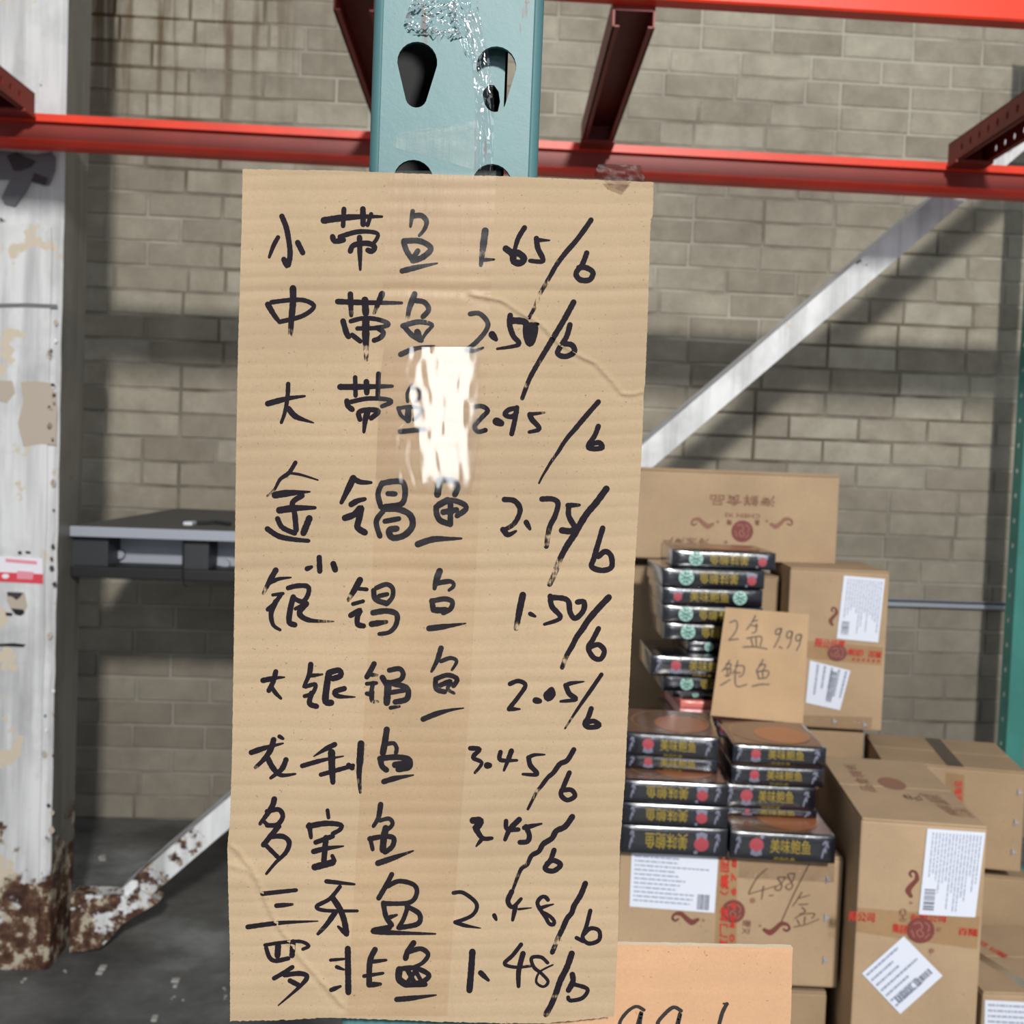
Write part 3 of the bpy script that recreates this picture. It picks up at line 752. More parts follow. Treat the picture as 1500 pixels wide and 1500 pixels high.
rows_.append([(3,[(435,645),(390,715),(330,760),(290,830),(240,875)],28,14),(3,[(380,715),(470,728),(590,765)],18,10),(3,[(295,868),(380,855),(535,845)],46,10),(3,[(480,872),(415,920),(430,1000),(440,1110)],36),(3,[(325,972),(430,958),(570,955)],46,22),(3,[(312,1030),(345,1090),(430,1130)],34),(3,[(530,1028),(490,1128)],44),(3,[(242,1100),(320,1150),(420,1172),(525,1182)],36,26),
 (3,[(832,752),(790,840),(750,920)],44,26),(3,[(835,755),(880,778),(955,782)],36,20),(3,[(818,932),(860,908),(912,895)],38,26),(3,[(775,1025),(840,1000),(885,955),(872,1030),(862,1090),(912,1125)],42),(3,[(1030,785),(1002,860),(1022,950)],36),(3,[(1030,788),(1100,775),(1172,782),(1188,860),(1160,930),(1050,948)],38),(3,[(1070,858),(1120,860)],34),(3,[(1040,962),(1140,965),(1222,1005),(1238,1080),(1180,1145),(1100,1160),(1078,1110),(1130,1098)],42),(3,[(1035,980),(990,1050),(1015,1150)],36),(3,[(1050,1048),(1145,1030)],34),
 (3,[(1425,765),(1410,865)],46),(3,[(1425,765),(1500,765),(1548,805),(1530,865)],40),(3,[(1480,900),(1405,950),(1422,1035),(1500,1068)],38),(3,[(1400,950),(1500,905),(1590,930),(1605,965),(1545,1010)],36),(3,[(1450,985),(1540,970)],40),(3,[(1500,930),(1498,1070)],38),(3,[(1275,1205),(1380,1172),(1500,1168),(1575,1166)],42,14),
 (4,[(370,898),(440,908),(478,970),(440,1060),(365,1110)],36,30,(.12,.6)),(4,[(360,1105),(395,1140),(450,1115)],38,16),(4,[(520,1055),(545,1100)],36,22),(4,[(628,895),(700,895),(738,925),(718,1010),(680,1090),(658,1220)],36,34,(0,.6)),(4,[(805,938),(885,936)],32,20),(4,[(812,945),(812,1010),(850,1080)],36),(4,[(765,1110),(830,1115),(880,1085)],42),(4,[(1070,825),(1000,920),(940,990),(895,1060),(850,1140),(800,1215),(760,1290),(735,1350),(710,1420),(680,1480)],44,36,(.12,.6)),(4,[(1045,1095),(1020,1180),(985,1300),(970,1360),(1040,1385),(1105,1362),(1102,1285),(1062,1255),(1015,1290)],36)])
rows_.append([(5,[(515,155),(545,143)],34,24),(5,[(598,78),(602,172)],36),(5,[(695,122),(708,162)],40),
 (5,[(300,165),(260,235),(215,325)],38,22,(0,.7)),(5,[(262,250),(320,225),(405,215)],28,10),(5,[(280,335),(350,325)],22),(5,[(335,330),(295,390),(245,435)],30),(5,[(300,380),(268,460),(282,540),(330,575)],36,20),(5,[(385,287),(450,272),(520,278),(522,330),(485,380),(430,362)],32),(5,[(420,350),(400,430),(392,520),(430,540)],38),(5,[(435,430),(500,395)],24),(5,[(510,395),(462,460),(530,508),(700,517)],38,8),
 (5,[(878,232),(840,300),(795,372)],42,24,(0,.7)),(5,[(870,292),(925,297)],26),(5,[(830,397),(900,378)],26),(5,[(815,475),(880,440),(862,480),(862,535),(902,548)],36),(5,[(990,287),(1060,262),(1102,290),(1100,350),(1060,398)],32),(5,[(972,305),(985,365),(1060,393)],36),(5,[(1010,342),(1065,330)],30),(5,[(968,457),(1060,445),(1130,468),(1125,540),(1080,590),(1010,603)],38,26),(5,[(958,535),(1060,520)],40,26),
 (5,[(1425,172),(1400,240),(1390,290)],44,28),(5,[(1400,255),(1500,242),(1522,272),(1490,302)],34,22),(5,[(1372,375),(1382,440)],36),(5,[(1370,378),(1460,362),(1512,382),(1500,430),(1450,458)],34),(5,[(1400,440),(1470,440)],42),(5,[(1352,565),(1450,553),(1605,530)],38,8),
 (6,[(590,242),(570,335),(545,472)],44,34,(.12,.62)),(6,[(640,370),(675,388)],28,18),(6,[(778,250),(790,320),(848,398),(738,443)],36,20),(6,[(785,258),(870,265),(905,290),(915,360),(950,402),(1005,350),(1010,290),(965,290)],36),(6,[(1180,258),(1125,315),(1080,365),(1035,420),(1000,475),(960,530),(930,590),(890,660),(860,740)],42,30,(0,.65)),(6,[(1110,472),(1070,550),(1040,605),(1075,670),(1125,680),(1150,625),(1110,582),(1055,598)],34)])
rows_.append([(5,[(212,922),(300,905),(360,900)],36,10),(5,[(300,862),(282,930),(252,992)],34),(5,[(272,970),(300,1010),(335,1045)],30,20),
 (5,[(540,812),(530,880),(492,965)],36,22),(5,[(538,890),(620,880)],26,14),(5,[(505,965),(572,950),(552,1010),(498,1030)],28),(5,[(545,1010),(532,1080),(580,1100)],36),(5,[(665,868),(735,852),(745,890),(690,910)],38),(5,[(665,872),(650,960),(642,1065),(680,1075)],44),(5,[(770,978),(705,1000),(730,1030),(845,1036)],36,8),
 (5,[(975,808),(948,860),(925,898)],36),(5,[(940,882),(1000,885)],28,16),(5,[(925,945),(990,940)],26),(5,[(968,940),(950,1010),(925,1012)],30),(5,[(960,1000),(962,1062),(1000,1068)],34,20),(5,[(1080,852),(1150,842),(1175,880),(1150,920),(1060,942)],34),(5,[(1032,902),(1060,950)],38),(5,[(1072,940),(1062,1075)],46),(5,[(1110,945),(1200,975),(1200,1048),(1120,1070)],38),(5,[(1090,1005),(1180,990)],32),(5,[(1088,1110),(1150,1100)],26,18),
 (5,[(1435,700),(1410,780),(1370,860)],36,20,(0,.6)),(5,[(1435,790),(1500,768),(1542,790),(1510,850)],28,18),(5,[(1398,912),(1402,980),(1460,1000)],34),(5,[(1398,912),(1480,885),(1545,912),(1520,960)],32),(5,[(1430,955),(1500,930),(1480,980),(1525,1010)],34,20),(5,[(1312,1188),(1400,1152),(1500,1125),(1590,1112)],36,8),
 (6,[(502,852),(560,832),(608,862),(560,940),(495,1022)],30),(6,[(495,1025),(570,1025)],30,12),(6,[(678,965),(705,970)],42,36),(6,[(785,892),(748,930),(765,955),(798,925),(788,890)],36),(6,[(885,862),(920,848),(1010,836)],28,8),(6,[(885,862),(910,920),(955,958),(850,972)],34,18),(6,[(1130,788),(1060,890),(990,990),(930,1080),(880,1158)],28,12,(0,.6)),(6,[(1060,1022),(1040,1080),(1015,1128),(1050,1150),(1115,1138),(1080,1108),(1035,1115)],34)])
rows_.append([(7,[(132,245),(230,212),(350,182)],36,12),(7,[(285,158),(265,225),(220,290),(160,348)],38,24),(7,[(325,135),(350,150)],28,20),(7,[(245,285),(280,350),(335,400),(435,392)],38,14),(7,[(370,295),(340,360),(265,420)],36,22),
 (7,[(705,190),(640,222),(560,272)],34,8),(7,[(482,337),(620,298),(765,270)],32,8),(7,[(683,245),(685,340),(692,450)],48,34),(7,[(610,397),(700,372),(830,335)],30),(7,[(800,332),(825,352)],34),(7,[(885,185),(878,300),(872,400),(880,520)],46,18,(0,.75)),
 (7,[(1062,88),(1050,170),(1035,250)],42),(7,[(1060,187),(1110,182),(1130,215),(1125,248)],28),(7,[(1018,290),(1030,340),(1060,365)],38),(7,[(1015,287),(1120,277),(1212,292),(1215,345),(1140,362)],38),(7,[(1120,330),(1190,322)],44),(7,[(1042,445),(1120,422),(1245,400)],36,10),
 (8,[(230,122),(292,130),(248,185),(308,222),(262,290)],32,20),(8,[(345,240),(360,240)],44,40),(8,[(437,148),(437,202),(550,205)],30,18),(8,[(512,140),(490,200),(460,275)],34,16),(8,[(630,185),(670,168),(742,166)],26,10),(8,[(630,187),(642,240),(688,300),(590,300)],34,18),(8,[(940,132),(895,205),(845,230),(800,290),(760,325),(715,385),(685,420),(660,470),(625,540)],34,18,(.1,.5)),(8,[(910,290),(872,380),(852,440),(895,478),(948,450),(922,408),(855,412)],32)])
rows_.append([(7,[(290,565),(270,625),(192,735)],38,24),(7,[(240,650),(320,637),(348,685),(310,740),(240,745)],32),(7,[(215,715),(245,745)],28),(7,[(320,752),(280,800),(215,880)],36),(7,[(270,822),(350,822),(392,862),(370,930),(300,1000),(235,1078)],34,18),(7,[(235,885),(312,962)],30),
 (7,[(655,642),(662,692)],26),(7,[(530,742),(542,830)],34,24),(7,[(525,752),(640,732),(745,742),(740,775),(690,802)],38,28),(7,[(575,862),(690,820)],34),(7,[(645,830),(638,900),(630,990)],38),(7,[(560,925),(640,905),(765,888)],36,10),(7,[(568,1032),(690,1000)],46),(7,[(688,955),(705,990)],26),
 (7,[(1020,602),(1005,690),(970,752)],36,24),(7,[(1015,712),(1080,700),(1100,742),(1035,800)],28),(7,[(948,832),(965,910)],28),(7,[(945,838),(1040,822),(1108,832),(1100,890),(1050,930)],34),(7,[(1055,765),(1040,850),(1035,915)],44),(7,[(1002,1005),(1090,975),(1245,920)],40,10),
 (8,[(248,618),(300,620),(280,660),(265,665),(312,738),(378,740)],46,24),(8,[(310,745),(270,795)],28,12),(8,[(475,622),(482,678),(560,680)],30),(8,[(565,612),(500,680),(468,750)],38,26),(8,[(600,668),(720,640)],32,12),(8,[(612,660),(635,720),(622,762),(570,768)],34),(8,[(930,592),(880,660),(820,690),(790,740),(730,780),(700,830),(650,860),(620,920),(580,950),(545,1030),(520,1100)],38,20,(.12,.6)),(8,[(805,822),(780,890),(742,948),(800,965),(850,922),(800,892),(755,915)],34)])
rows_.append([(7,[(208,1215),(440,1190)],30,26),(7,[(305,1297),(415,1288)],32,18),(7,[(107,1443),(330,1415),(590,1403)],32,8),
 (7,[(648,1130),(840,1150)],30,16),(7,[(740,1167),(670,1250),(580,1302),(640,1330),(860,1333)],28,20),(7,[(695,1250),(740,1320),(770,1400),(785,1485)],40),(7,[(710,1340),(650,1425),(590,1490)],36,24),(9,[(880,602),(822,550)],34,18),
 (9,[(1190,192),(1150,270),(1100,355)],34),(9,[(1165,272),(1240,238),(1340,262),(1362,320),(1310,385),(1130,392)],32),(9,[(1133,388),(1150,480),(1190,540)],34),(9,[(1165,490),(1225,470)],30,16),(9,[(1295,412),(1378,462),(1370,530),(1240,558)],34),(9,[(1300,415),(1270,500),(1235,558)],30),(9,[(1175,555),(1060,580),(1200,592),(1490,600)],36,12),
 (10,[(140,392),(225,392),(335,485),(300,580),(160,640)],32),(10,[(155,640),(240,668),(370,690)],34,8),(10,[(485,582),(502,620)],36,22),(10,[(632,382),(600,462),(640,512),(712,442)],42,28),(10,[(665,505),(640,622)],38,26),(10,[(690,530),(800,518)],20,8),(10,[(938,450),(915,425),(880,430),(850,475),(870,525),(920,600),(948,650),(985,660),(990,628),(955,590),(905,560)],34,30,(0,.05)),(10,[(865,525),(920,505),(985,488)],30,12,(0,.2)),(10,[(1255,312),(1215,410),(1160,500),(1140,560),(1100,610),(1060,700),(1030,760),(975,895)],44,40,(.12,.6)),(10,[(1297,542),(1262,680),(1232,770),(1285,820),(1370,790),(1370,712),(1300,692),(1242,742)],34),(10,[(1180,772),(1240,802)],32)])
rows_.append([(9,[(320,677),(430,660),(560,652),(620,682),(580,705)],24),(9,[(328,698),(350,760),(390,785),(480,768)],30),(9,[(410,682),(405,750)],40),(9,[(512,655),(505,750)],36),(9,[(382,905),(440,872),(508,828)],30),(9,[(455,882),(560,872),(608,895),(560,960),(410,1092)],34,8),(9,[(492,922),(550,952)],34),
 (9,[(770,780),(865,772)],22,16),(9,[(812,827),(860,845)],26,16),(9,[(775,985),(838,960)],30,18),(9,[(888,702),(892,1002)],40),(9,[(1075,708),(1040,790),(1035,950)],38),(9,[(1050,792),(1152,780)],28,18),(9,[(1000,890),(1130,870)],26,20),(9,[(1035,950),(1112,945)],38,24),
 (9,[(1340,662),(1300,720),(1285,768)],38),(9,[(1312,722),(1390,702),(1440,742),(1400,800),(1335,830)],34,24),(9,[(1242,845),(1240,910),(1290,948)],46),(9,[(1240,842),(1350,835),(1445,882),(1400,930),(1340,940)],34),(9,[(1300,850),(1342,930)],34),(9,[(1355,850),(1300,930)],30),(9,[(1350,850),(1405,945)],28),(9,[(1290,952),(1420,947)],34),(9,[(1225,1050),(1320,1042),(1495,1020)],36,10),
 (10,[(300,890),(290,1040),(275,1215)],52,52,(.1,.3)),(10,[(370,1068),(435,1130)],44,26),(10,[(712,828),(640,920),(572,990),(660,1020),(795,1010)],34,22),(10,[(728,905),(692,1050),(690,1182)],44,32,(.12,.6)),(10,[(935,982),(880,935),(800,942),(820,1020),(880,1070),(940,1140),(900,1185),(840,1145),(870,1060),(980,1000)],30,14),(10,[(1140,905),(1100,1020),(1045,1130),(1010,1230),(965,1340),(920,1420)],50,46,(.12,.6)),(10,[(1145,1082),(1150,1140),(1112,1215)],46),(10,[(1160,1165),(1272,1205),(1230,1280),(1125,1302),(1110,1275)],34)])
for i, r in enumerate(rows_): writing('handwritten_line', r, S, M['ink'], sign)

# clear tape strips lying on the sign
def signtape(name, L, R, m, e, nx, ny, amp, seed, flat=False):
    r = random.Random(seed); vs = []; fs = []; ph = [r.uniform(0, 6.3) for _ in range(6)]
    for j in range(ny+1):
        y = L[0][0]+(L[-1][0]-L[0][0])*j/ny; a = ip(L, y); b = ip(R, y)
        for i in range(nx+1):
            s = i/nx; x = a+(b-a)*s
            w = sum(math.sin(x*(.05+.06*k)+ph[k]+math.sin(y*(.012+.008*k)+ph[k-1])*2.2) for k in range(6))/6
            edge = min(1, s*6, (1-s)*6)
            vs.append(P(x, y, SY-.0013-(w*.5+.5)*amp*edge) if flat else S(x, y, e+(w*.5+.5)*amp*edge))
    for j in range(ny):
        for i in range(nx): k = j*(nx+1)+i; fs.append((k, k+nx+1, k+nx+2, k+1))
    return place(link(name, mesh(vs, fs), m, None, True), sign)
tl = signtape('tape_strip', [(250, 569), (520, 556), (850, 545), (1200, 525), (1488, 508)], [(250, 727), (500, 716), (700, 704), (1000, 690), (1300, 668), (1488, 655)], M['tape_long'], .0003, 30, 240, .00012, 2)
tl['label'] = 'long clear tape strip down the middle'
tg = signtape('tape_strip', [(508, 562), (560, 556), (640, 553), (700, 551), (722, 556)], [(508, 704), (560, 703), (640, 702), (700, 696), (722, 690)], M['tape_gloss'], .0006, 48, 70, .00006, 5, True)
tg['label'] = 'shiny wrinkled tape piece catching the light'
# tape tab at the sign's upper right corner, folded over the edge
sheet('tape_tab', [(877, 240), (872, 250), (870, 264)], [(938, 242), (942, 254), (948, 268)], SY+.0015, 14, 6, .0022, M['tape_end'], '', 9, sign)
sheet('tape_tab', [(884, 264), (892, 272)], [(925, 266), (912, 281)], SY-.0012, 6, 4, .0006, M['tape_end'], '', 10, sign)

# ================================================================== second sign, orange cardboard
Y2 = .4815
def board(name, label, corners, Y, th, m, edge_m, rip=0.0, per=18, seed=1):
    r = random.Random(seed); nx, ny = 40, 40
    o = thing(name, label, 'sign', P(*[(corners[2][k]+corners[3][k])/2 for k in (0, 1)], Y))
    q = [Vector((*c, 0)) for c in corners]; vs = []
    for j in range(ny+1):
        for i in range(nx+1):
            p = bil(q, i/nx, j/ny); jx = r.uniform(-.5, .5) if i in (0, nx) or j in (0, ny) else 0
            vs.append(P(p.x+jx, p.y+jx, Y-rip*math.sin(p.y*6.283/per+p.x*.01)))
    fs = []
    for j in range(ny):
        for i in range(nx): k = j*(nx+1)+i; fs.append((k, k+nx+1, k+nx+2, k+1))
    n0 = len(vs); vs2 = vs+[v+Vector((0, th, 0)) for v in vs]
    place(link('face_sheet', mesh(vs, fs), m, None, True), o)
    lp = [j*(nx+1) for j in range(ny+1)]+[ny*(nx+1)+i for i in range(1, nx+1)]+[j*(nx+1)+nx for j in range(ny-1, -1, -1)]+[i for i in range(nx-1, 0, -1)]
    n = len(lp); ev = [vs[k] for k in lp]+[vs[k]+Vector((0, th, 0)) for k in lp]
    place(link('cut_edge', mesh(ev, [(i, (i+1) % n, n+(i+1) % n, n+i) for i in range(n)]), edge_m), o)
    bk = [vs[k]+Vector((0, th, 0)) for k in (0, nx, (nx+1)*ny+nx, (nx+1)*ny)]
    place(link('back_sheet', mesh(bk, [(0, 1, 2, 3)]), m), o)
    return o
sg2 = board('cardboard_sign', 'orange-tan cardboard sign with partly hidden nines in the bottom right foreground', [(772, 1381), (1161, 1388), (1151, 1760), (752, 1760)], Y2, .003, M['sign_orange'], M['sign_edge'], .00005, 24, 3)
writing('handwritten_line', [(0,[(250,945),(205,925),(150,960),(110,1026),(135,1100),(200,1060),(235,960),(225,1040),(215,1200)],18,22),
  (0,[(465,950),(420,930),(360,980),(330,1030),(360,1100),(430,1060),(460,965),(445,1050),(430,1200)],20,20), (0,[(730,910),(705,960),(685,1030),(650,1150)],20,18), (0,[(712,908),(738,912)],10,8),
  (0,[(-60,1090),(-50,1105)],24,24)],
  lambda x, y, e: P(x, y, Y2-.0004-e), M['ink_solid'], sg2, xf=(880, 1240, .25333))
# ================================================================== cartons
class Fr:
    """front plane of a box: A = a point on it, phi = turn (right side nearer when positive)"""
    def __init__(s, A, phi):
        s.A = A; s.u = Vector((math.cos(phi), -math.sin(phi), 0)); s.n = Vector((math.sin(phi), math.cos(phi), 0)); s.phi = phi
    def hit(s, px, py):
        d = ray(px, py); return EYE+d*((s.A-EYE).dot(s.n)/d.dot(s.n))
def carton(label, TL, TR, bot, Y, depth, rot=0, m='carton', group=None, wave=0, flaps=True, bulge=.002, zbot=None, cat='carton'):
    fr = Fr(P(*TL, Y), math.radians(rot)); B = fr.hit(*TR); w = (B-fr.A).dot(fr.u)
    zt = fr.A.z; zb = fr.hit(*bot).z if zbot is None else zbot; h = zt-zb
    o = thing('carton', label, cat, (fr.A.x, fr.A.y, zb), -fr.phi, group)
    bm = bmesh.new(); bmesh.ops.create_cube(bm, size=1)
    for v in bm.verts: v.co = Vector(((v.co.x+.5)*w, (v.co.y+.5)*depth, (v.co.z+.5)*(h-.0042)))
    bmesh.ops.bevel(bm, geom=bm.edges[:], offset=.0045, segments=2, profile=.6, affect='EDGES')
    bmesh.ops.subdivide_edges(bm, edges=[e for e in bm.edges if e.calc_length() > .05], cuts=5, use_grid_fill=True)
    for v in bm.verts:
        a = math.sin(math.pi*max(0, min(1, v.co.x/w))); c = math.sin(math.pi*max(0, min(1, v.co.z/h)))
        if v.co.y < .006: v.co.y -= bulge*a*c
    me = bpy.data.meshes.new('mesh'); bm.to_mesh(me); bm.free()
    link('body', me, M[m], o)
    if flaps:
        for y0, y1 in ((.0015, depth/2-.0015), (depth/2+.0015, depth-.0015)):
            q = MB(); q.box((.0015, y0, h-.004), (w-.0015, y1, h), .0012); q.build('top_flap', M[m], o)
    d = dict(o=o, fr=fr, w=w, h=h, d=depth)
    return d
def cl(c, px, py, e=.0008):
    p = c['fr'].hit(px, py)-Vector(c['o'].location); fr = c['fr']
    x = p.dot(fr.u); z = p.z; a = math.sin(math.pi*max(0, min(1, x/c['w'])))*math.sin(math.pi*max(0, min(1, z/c['h'])))
    return Vector((x, -.002*a-e if c.get('b', 1) else -e, z))
def quadpart(c, name, px4, m, e=.0012, parent=None, n=6):
    q = [cl(c, *p, e) for p in px4]; vs = []; fs = []
    for j in range(n+1):
        for i in range(n+1):
            v = bil(q, i/n, j/n); a = math.sin(math.pi*max(0, min(1, v.x/c['w'])))*math.sin(math.pi*max(0, min(1, v.z/c['h'])))
            vs.append((v.x, -.002*a-e, v.z))
    for j in range(n):
        for i in range(n): k = j*(n+1)+i; fs.append((k, k+n+1, k+n+2, k+1))
    return link(name, mesh(vs, fs), m, parent or c['o'])
def flatmesh(c, name, polys, m, e, parent=None):
    """polys: (verts in px, faces)"""
    vs = []; fs = []
    for V, F in polys:
        n = len(vs); vs += [cl(c, x, y, e) for x, y in V]; fs += [tuple(i+n for i in f) for f in F]
    return link(name, mesh(vs, fs), m, parent or c['o'])
def txt(c, s, px4, m, e=.0016, name='printed_text', parent=None):
    V, F = textmesh(s); q = [Vector((*p, 0)) for p in px4]
    pts = [bil(q, u, 1-v) for u, v in V]
    H_ = [0] if m is M['ink_faint2'] else [0, .55]
    return flatmesh(c, name, [([(p.x+k, p.y) for p in pts], F) for k in H_], m, e, parent)
def label(c, px4, rows=11, bar=(.80, .66, .98, .97), seed=1, name='shipping_label', wr=.75):
    """px4 = TL,TR,BR,BL in the label's own reading direction"""
    L = quadpart(c, name, px4, M['label'], .0022); r = random.Random(seed); q = [Vector((*p, 0)) for p in px4]
    def rect(u0, v0, u1, v1):
        return ([(bil(q, u, v).x, bil(q, u, v).y) for u, v in ((u0, v0), (u1, v0), (u1, v1), (u0, v1))], [(3, 2, 1, 0)])
    ps = []
    for k in range(rows):
        v = .06+.88*k/rows; u = .04; end = r.uniform(.5, .95) if v < .6 or bar is None else r.uniform(.4, wr)
        while u < end:
            l = r.uniform(.02, .09); ps.append(rect(u, v, min(end, u+l), v+.30/rows)); u += l+.012
    flatmesh(c, 'printed_text', ps, M['labelink'], .0027, L)
    if bar:
        ps = []; u0, v0, u1, v1 = bar; u = u0
        vert = (u1-u0)
        while u < u1:
            l = r.uniform(.004, .014)*vert/.18; ps.append(rect(u, v0, min(u1, u+l), v1)); u += l+r.uniform(.004, .012)*vert/.18
        flatmesh(c, 'barcode', ps, M['barcode'], .0028, L)
    return L
def circ(cx, cy, r, ry=None, n=20, a0=0):
    ry = ry or r; return ([(cx, cy)]+[(cx+r*math.cos(6.2832*k/n), cy+ry*math.sin(6.2832*k/n)) for k in range(n)], [(0, 1+(k+1) % n, 1+k) for k in range(n)])
def seal(c, cx, cy, r, ry=None, e=.0016):
    ry = ry or r
    s = flatmesh(c, 'round_stamp', [circ(cx, cy, r, ry)], M['seal'], e)
    st = []
    for pts in ([(-.5, -.5), (-.1, -.6), (.1, -.2), (-.3, .1), (-.1, .5), (.2, .3), (0, .05)], [(.3, -.6), (.6, -.3), (.5, .1)], [(.3, .6), (.6, .3)], [(-.7, 0), (-.5, .5)]):
        v, f, t = ribbon([(cx+x*r, cy+y*ry) for x, y in pts], r*.09, None, 1.2); st.append((v, [q[::-1] for q in f]))
    flatmesh(c, 'stamp_lines', st, M['seal2'], e+.0005, s)
    return s
def flourish(c, cx, cy, s, ang=0, mir=1, m='seal', e=.0016):
    st = []; ca, sa = math.cos(ang), math.sin(ang)
    for off, w in ((0, .11), (.16, .07), (-.14, .06)):
        pts = [(-1, .15+off*.4), (-.55, .35+off), (-.1, .05+off), (.3, -.3+off*.8), (.8, -.25+off*.3), (.95, .1-off*.2), (.7, .25-off*.3), (.5, .1)]
        P2 = [(cx+s*(mir*x*ca-y*sa), cy+s*(mir*x*sa+y*ca)) for x, y in pts]
        v, f, t = ribbon(P2, w*s*2.3, w*s*1.2, 1.5); st.append((v, f))
    return flatmesh(c, 'printed_flourish', st, M[m], e)
def penwriting(c, name, strokes, m, w, xf):
    st = []
    for pts in strokes:
        v, f, t = ribbon([(xf[0]+x*xf[2], xf[1]+y*xf[2]) for x, y in pts], w, w*.8, 1.5, .1); st.append((v, f))
    return flatmesh(c, name, st, M[m], .0026)
def staples(c, pts):
    for x, y in pts:
        p = cl(c, x, y, 0); q = MB(); q.box((p.x-.004, p.y-.0045, p.z-.007), (p.x-.001, p.y+.001, p.z+.007), .0008); q.box((p.x-.004, p.y-.0045, p.z-.003), (p.x+.005, p.y+.001, p.z+.001), .0006)
        q.build('staple', M['galv'], c['o'])

# --- A : carton under the front gift boxes
A_ = carton('carton with white label and thin pen price under the black gift boxes', (908, 1242), (1236, 1259), (1060, 1440), 2.03, .29, 4)
label(A_, [(925, 1247), (1052, 1256), (1046, 1336), (922, 1327)], 11, (.79, .68, .93, .96))
quadpart(A_, 'packing_tape', [(1052, 1254), (1080, 1255), (1078, 1437), (1044, 1434)], M['tape_brown'], .0012)
txt(A_, '厦门技（集团', [(1068, 1258), (1068, 1390), (1052, 1388), (1054, 1256)][::-1] and [(1053, 1396), (1055, 1256), (1068, 1257), (1065, 1397)], M['redtext'], .0030)
txt(A_, '0 M 5 6 7 8', [(1068, 1378), (1072, 1258), (1079, 1259), (1075, 1379)], M['redtext'], .0030)
seal(A_, 1074, 1334, 17)
flourish(A_, 1003, 1343, 19, 0, -1)
flourish(A_, 1138, 1358, 19, 0, 1)
txt(A_, '曦\nXI', [(1087, 1346), (1100, 1347), (1098, 1367), (1086, 1366)], M['brownprint'])
flatmesh(A_, 'printed_dot', [circ(1030, 1347, 2), circ(1113, 1355, 2), circ(1102, 1318, 4)], M['brownprint'], .0016)
penwriting(A_, 'pen_price', [[(985,1110),(920,1170),(868,1265),(900,1262),(1040,1222)],[(962,1222),(950,1305)],[(1000,1282),(1025,1280)],
   [(1105,1165),(1055,1168),(1080,1215),(1065,1250),(1035,1235),(1080,1200),(1105,1165)],[(1160,1140),(1120,1150),(1150,1215),(1130,1245),(1105,1225),(1150,1190),(1165,1140)],
   [(1258,1082),(1200,1190),(1150,1290),(1100,1400),(1068,1475)],[(1210,1262),(1180,1310),(1150,1350)],[(1190,1300),(1260,1280)],[(1190,1342),(1250,1338)],[(1210,1358),(1232,1385),(1195,1402)],
   [(1165,1430),(1210,1405),(1290,1400),(1275,1430)],[(1180,1440),(1195,1470)],[(1230,1420),(1225,1465)],[(1160,1485),(1235,1470),(1320,1435)]], 'ink_faint2', 1.6, (900, 1020, .226667))
staples(A_, [(1213, 1288), (1210, 1343), (1208, 1405)])
# clear film apron of the gift boxes hanging over the carton's front
q = [cl(A_, x, y, .004) for x, y in ((1082, 1256), (1222, 1262), (1221, 1291), (1080, 1284))]
fm = MB(); fv = []; ff = []
for j in range(7):
    for i in range(25): v = bil(q, i/24, j/6); fv.append((v.x, v.y-.0025*math.sin(i*1.1)*math.sin(j*.6)-.001, v.z))
for j in range(6):
    for i in range(24): k = j*25+i; ff.append((k, k+25, k+26, k+1))
link('film_apron', mesh(fv, ff), M['film'], A_['o'], True)

# --- A2 : cartons below A down to the floor
zA = A_['o'].location.z
A2_ = carton('plain carton under the labelled carton, just right of the orange-tan sign', (920, 1440), (1212, 1447), (1150, 1700), 2.05, .27, 4, 'carton2', zbot=zA/2)
A2_['o'].location.z = zA/2
A2_['o'].scale = (1, 1, 1)
def retop(c, ztop):
    """stretch the box so that its top meets ztop"""
    pass

# --- B : big front right carton with two labels
B_ = carton('large front carton with diamond-set label and red-printed tape', (1262, 1198), (1447, 1209), (1300, 1700), 1.90, .43, 9, zbot=.52)
label(B_, [(1443, 1219), (1428, 1343), (1345, 1338), (1358, 1213)], 15, (.70, .75, .96, .94), 3)
label(B_, [(1262, 1426), (1324, 1371), (1380, 1428), (1318, 1484)][0:1]+[(1324, 1370), (1380, 1428), (1318, 1483)], 8, None, 5) if False else None
L2 = label(B_, [(1262, 1425), (1323, 1370), (1380, 1428), (1318, 1484)], 7, None, 5, wr=.8)
quadpart(B_, 'packing_tape', [(1246, 1328), (1436, 1342), (1431, 1390), (1242, 1363)], M['tape_brown'], .0012)
txt(B_, '限公司', [(1244, 1334), (1281, 1336), (1280, 1350), (1243, 1348)], M['redtext'], .0028)
txt(B_, '集团', [(1307, 1351), (1330, 1354), (1329, 1367), (1306, 1364)], M['redtext'], .0028)
txt(B_, '有限公司', [(1333, 1337), (1385, 1340), (1384, 1350), (1332, 1348)], M['redtext'], .0028)
txt(B_, '百隆', [(1404, 1357), (1433, 1360), (1432, 1371), (1403, 1368)], M['redtext'], .0028)
txt(B_, 'CHI', [(1327, 1330), (1327, 1348), (1317, 1348), (1317, 1330)], M['brownprint'], .0028)
seal(B_, 1348, 1361, 20, 19, .0030)
flourish(B_, 1337, 1293, 19, math.pi/2, -1)
flatmesh(B_, 'printed_dot', [circ(1334, 1321, 2), circ(1375, 1360, 3), circ(1364, 1391, 3.5)], M['brownprint'], .0028)
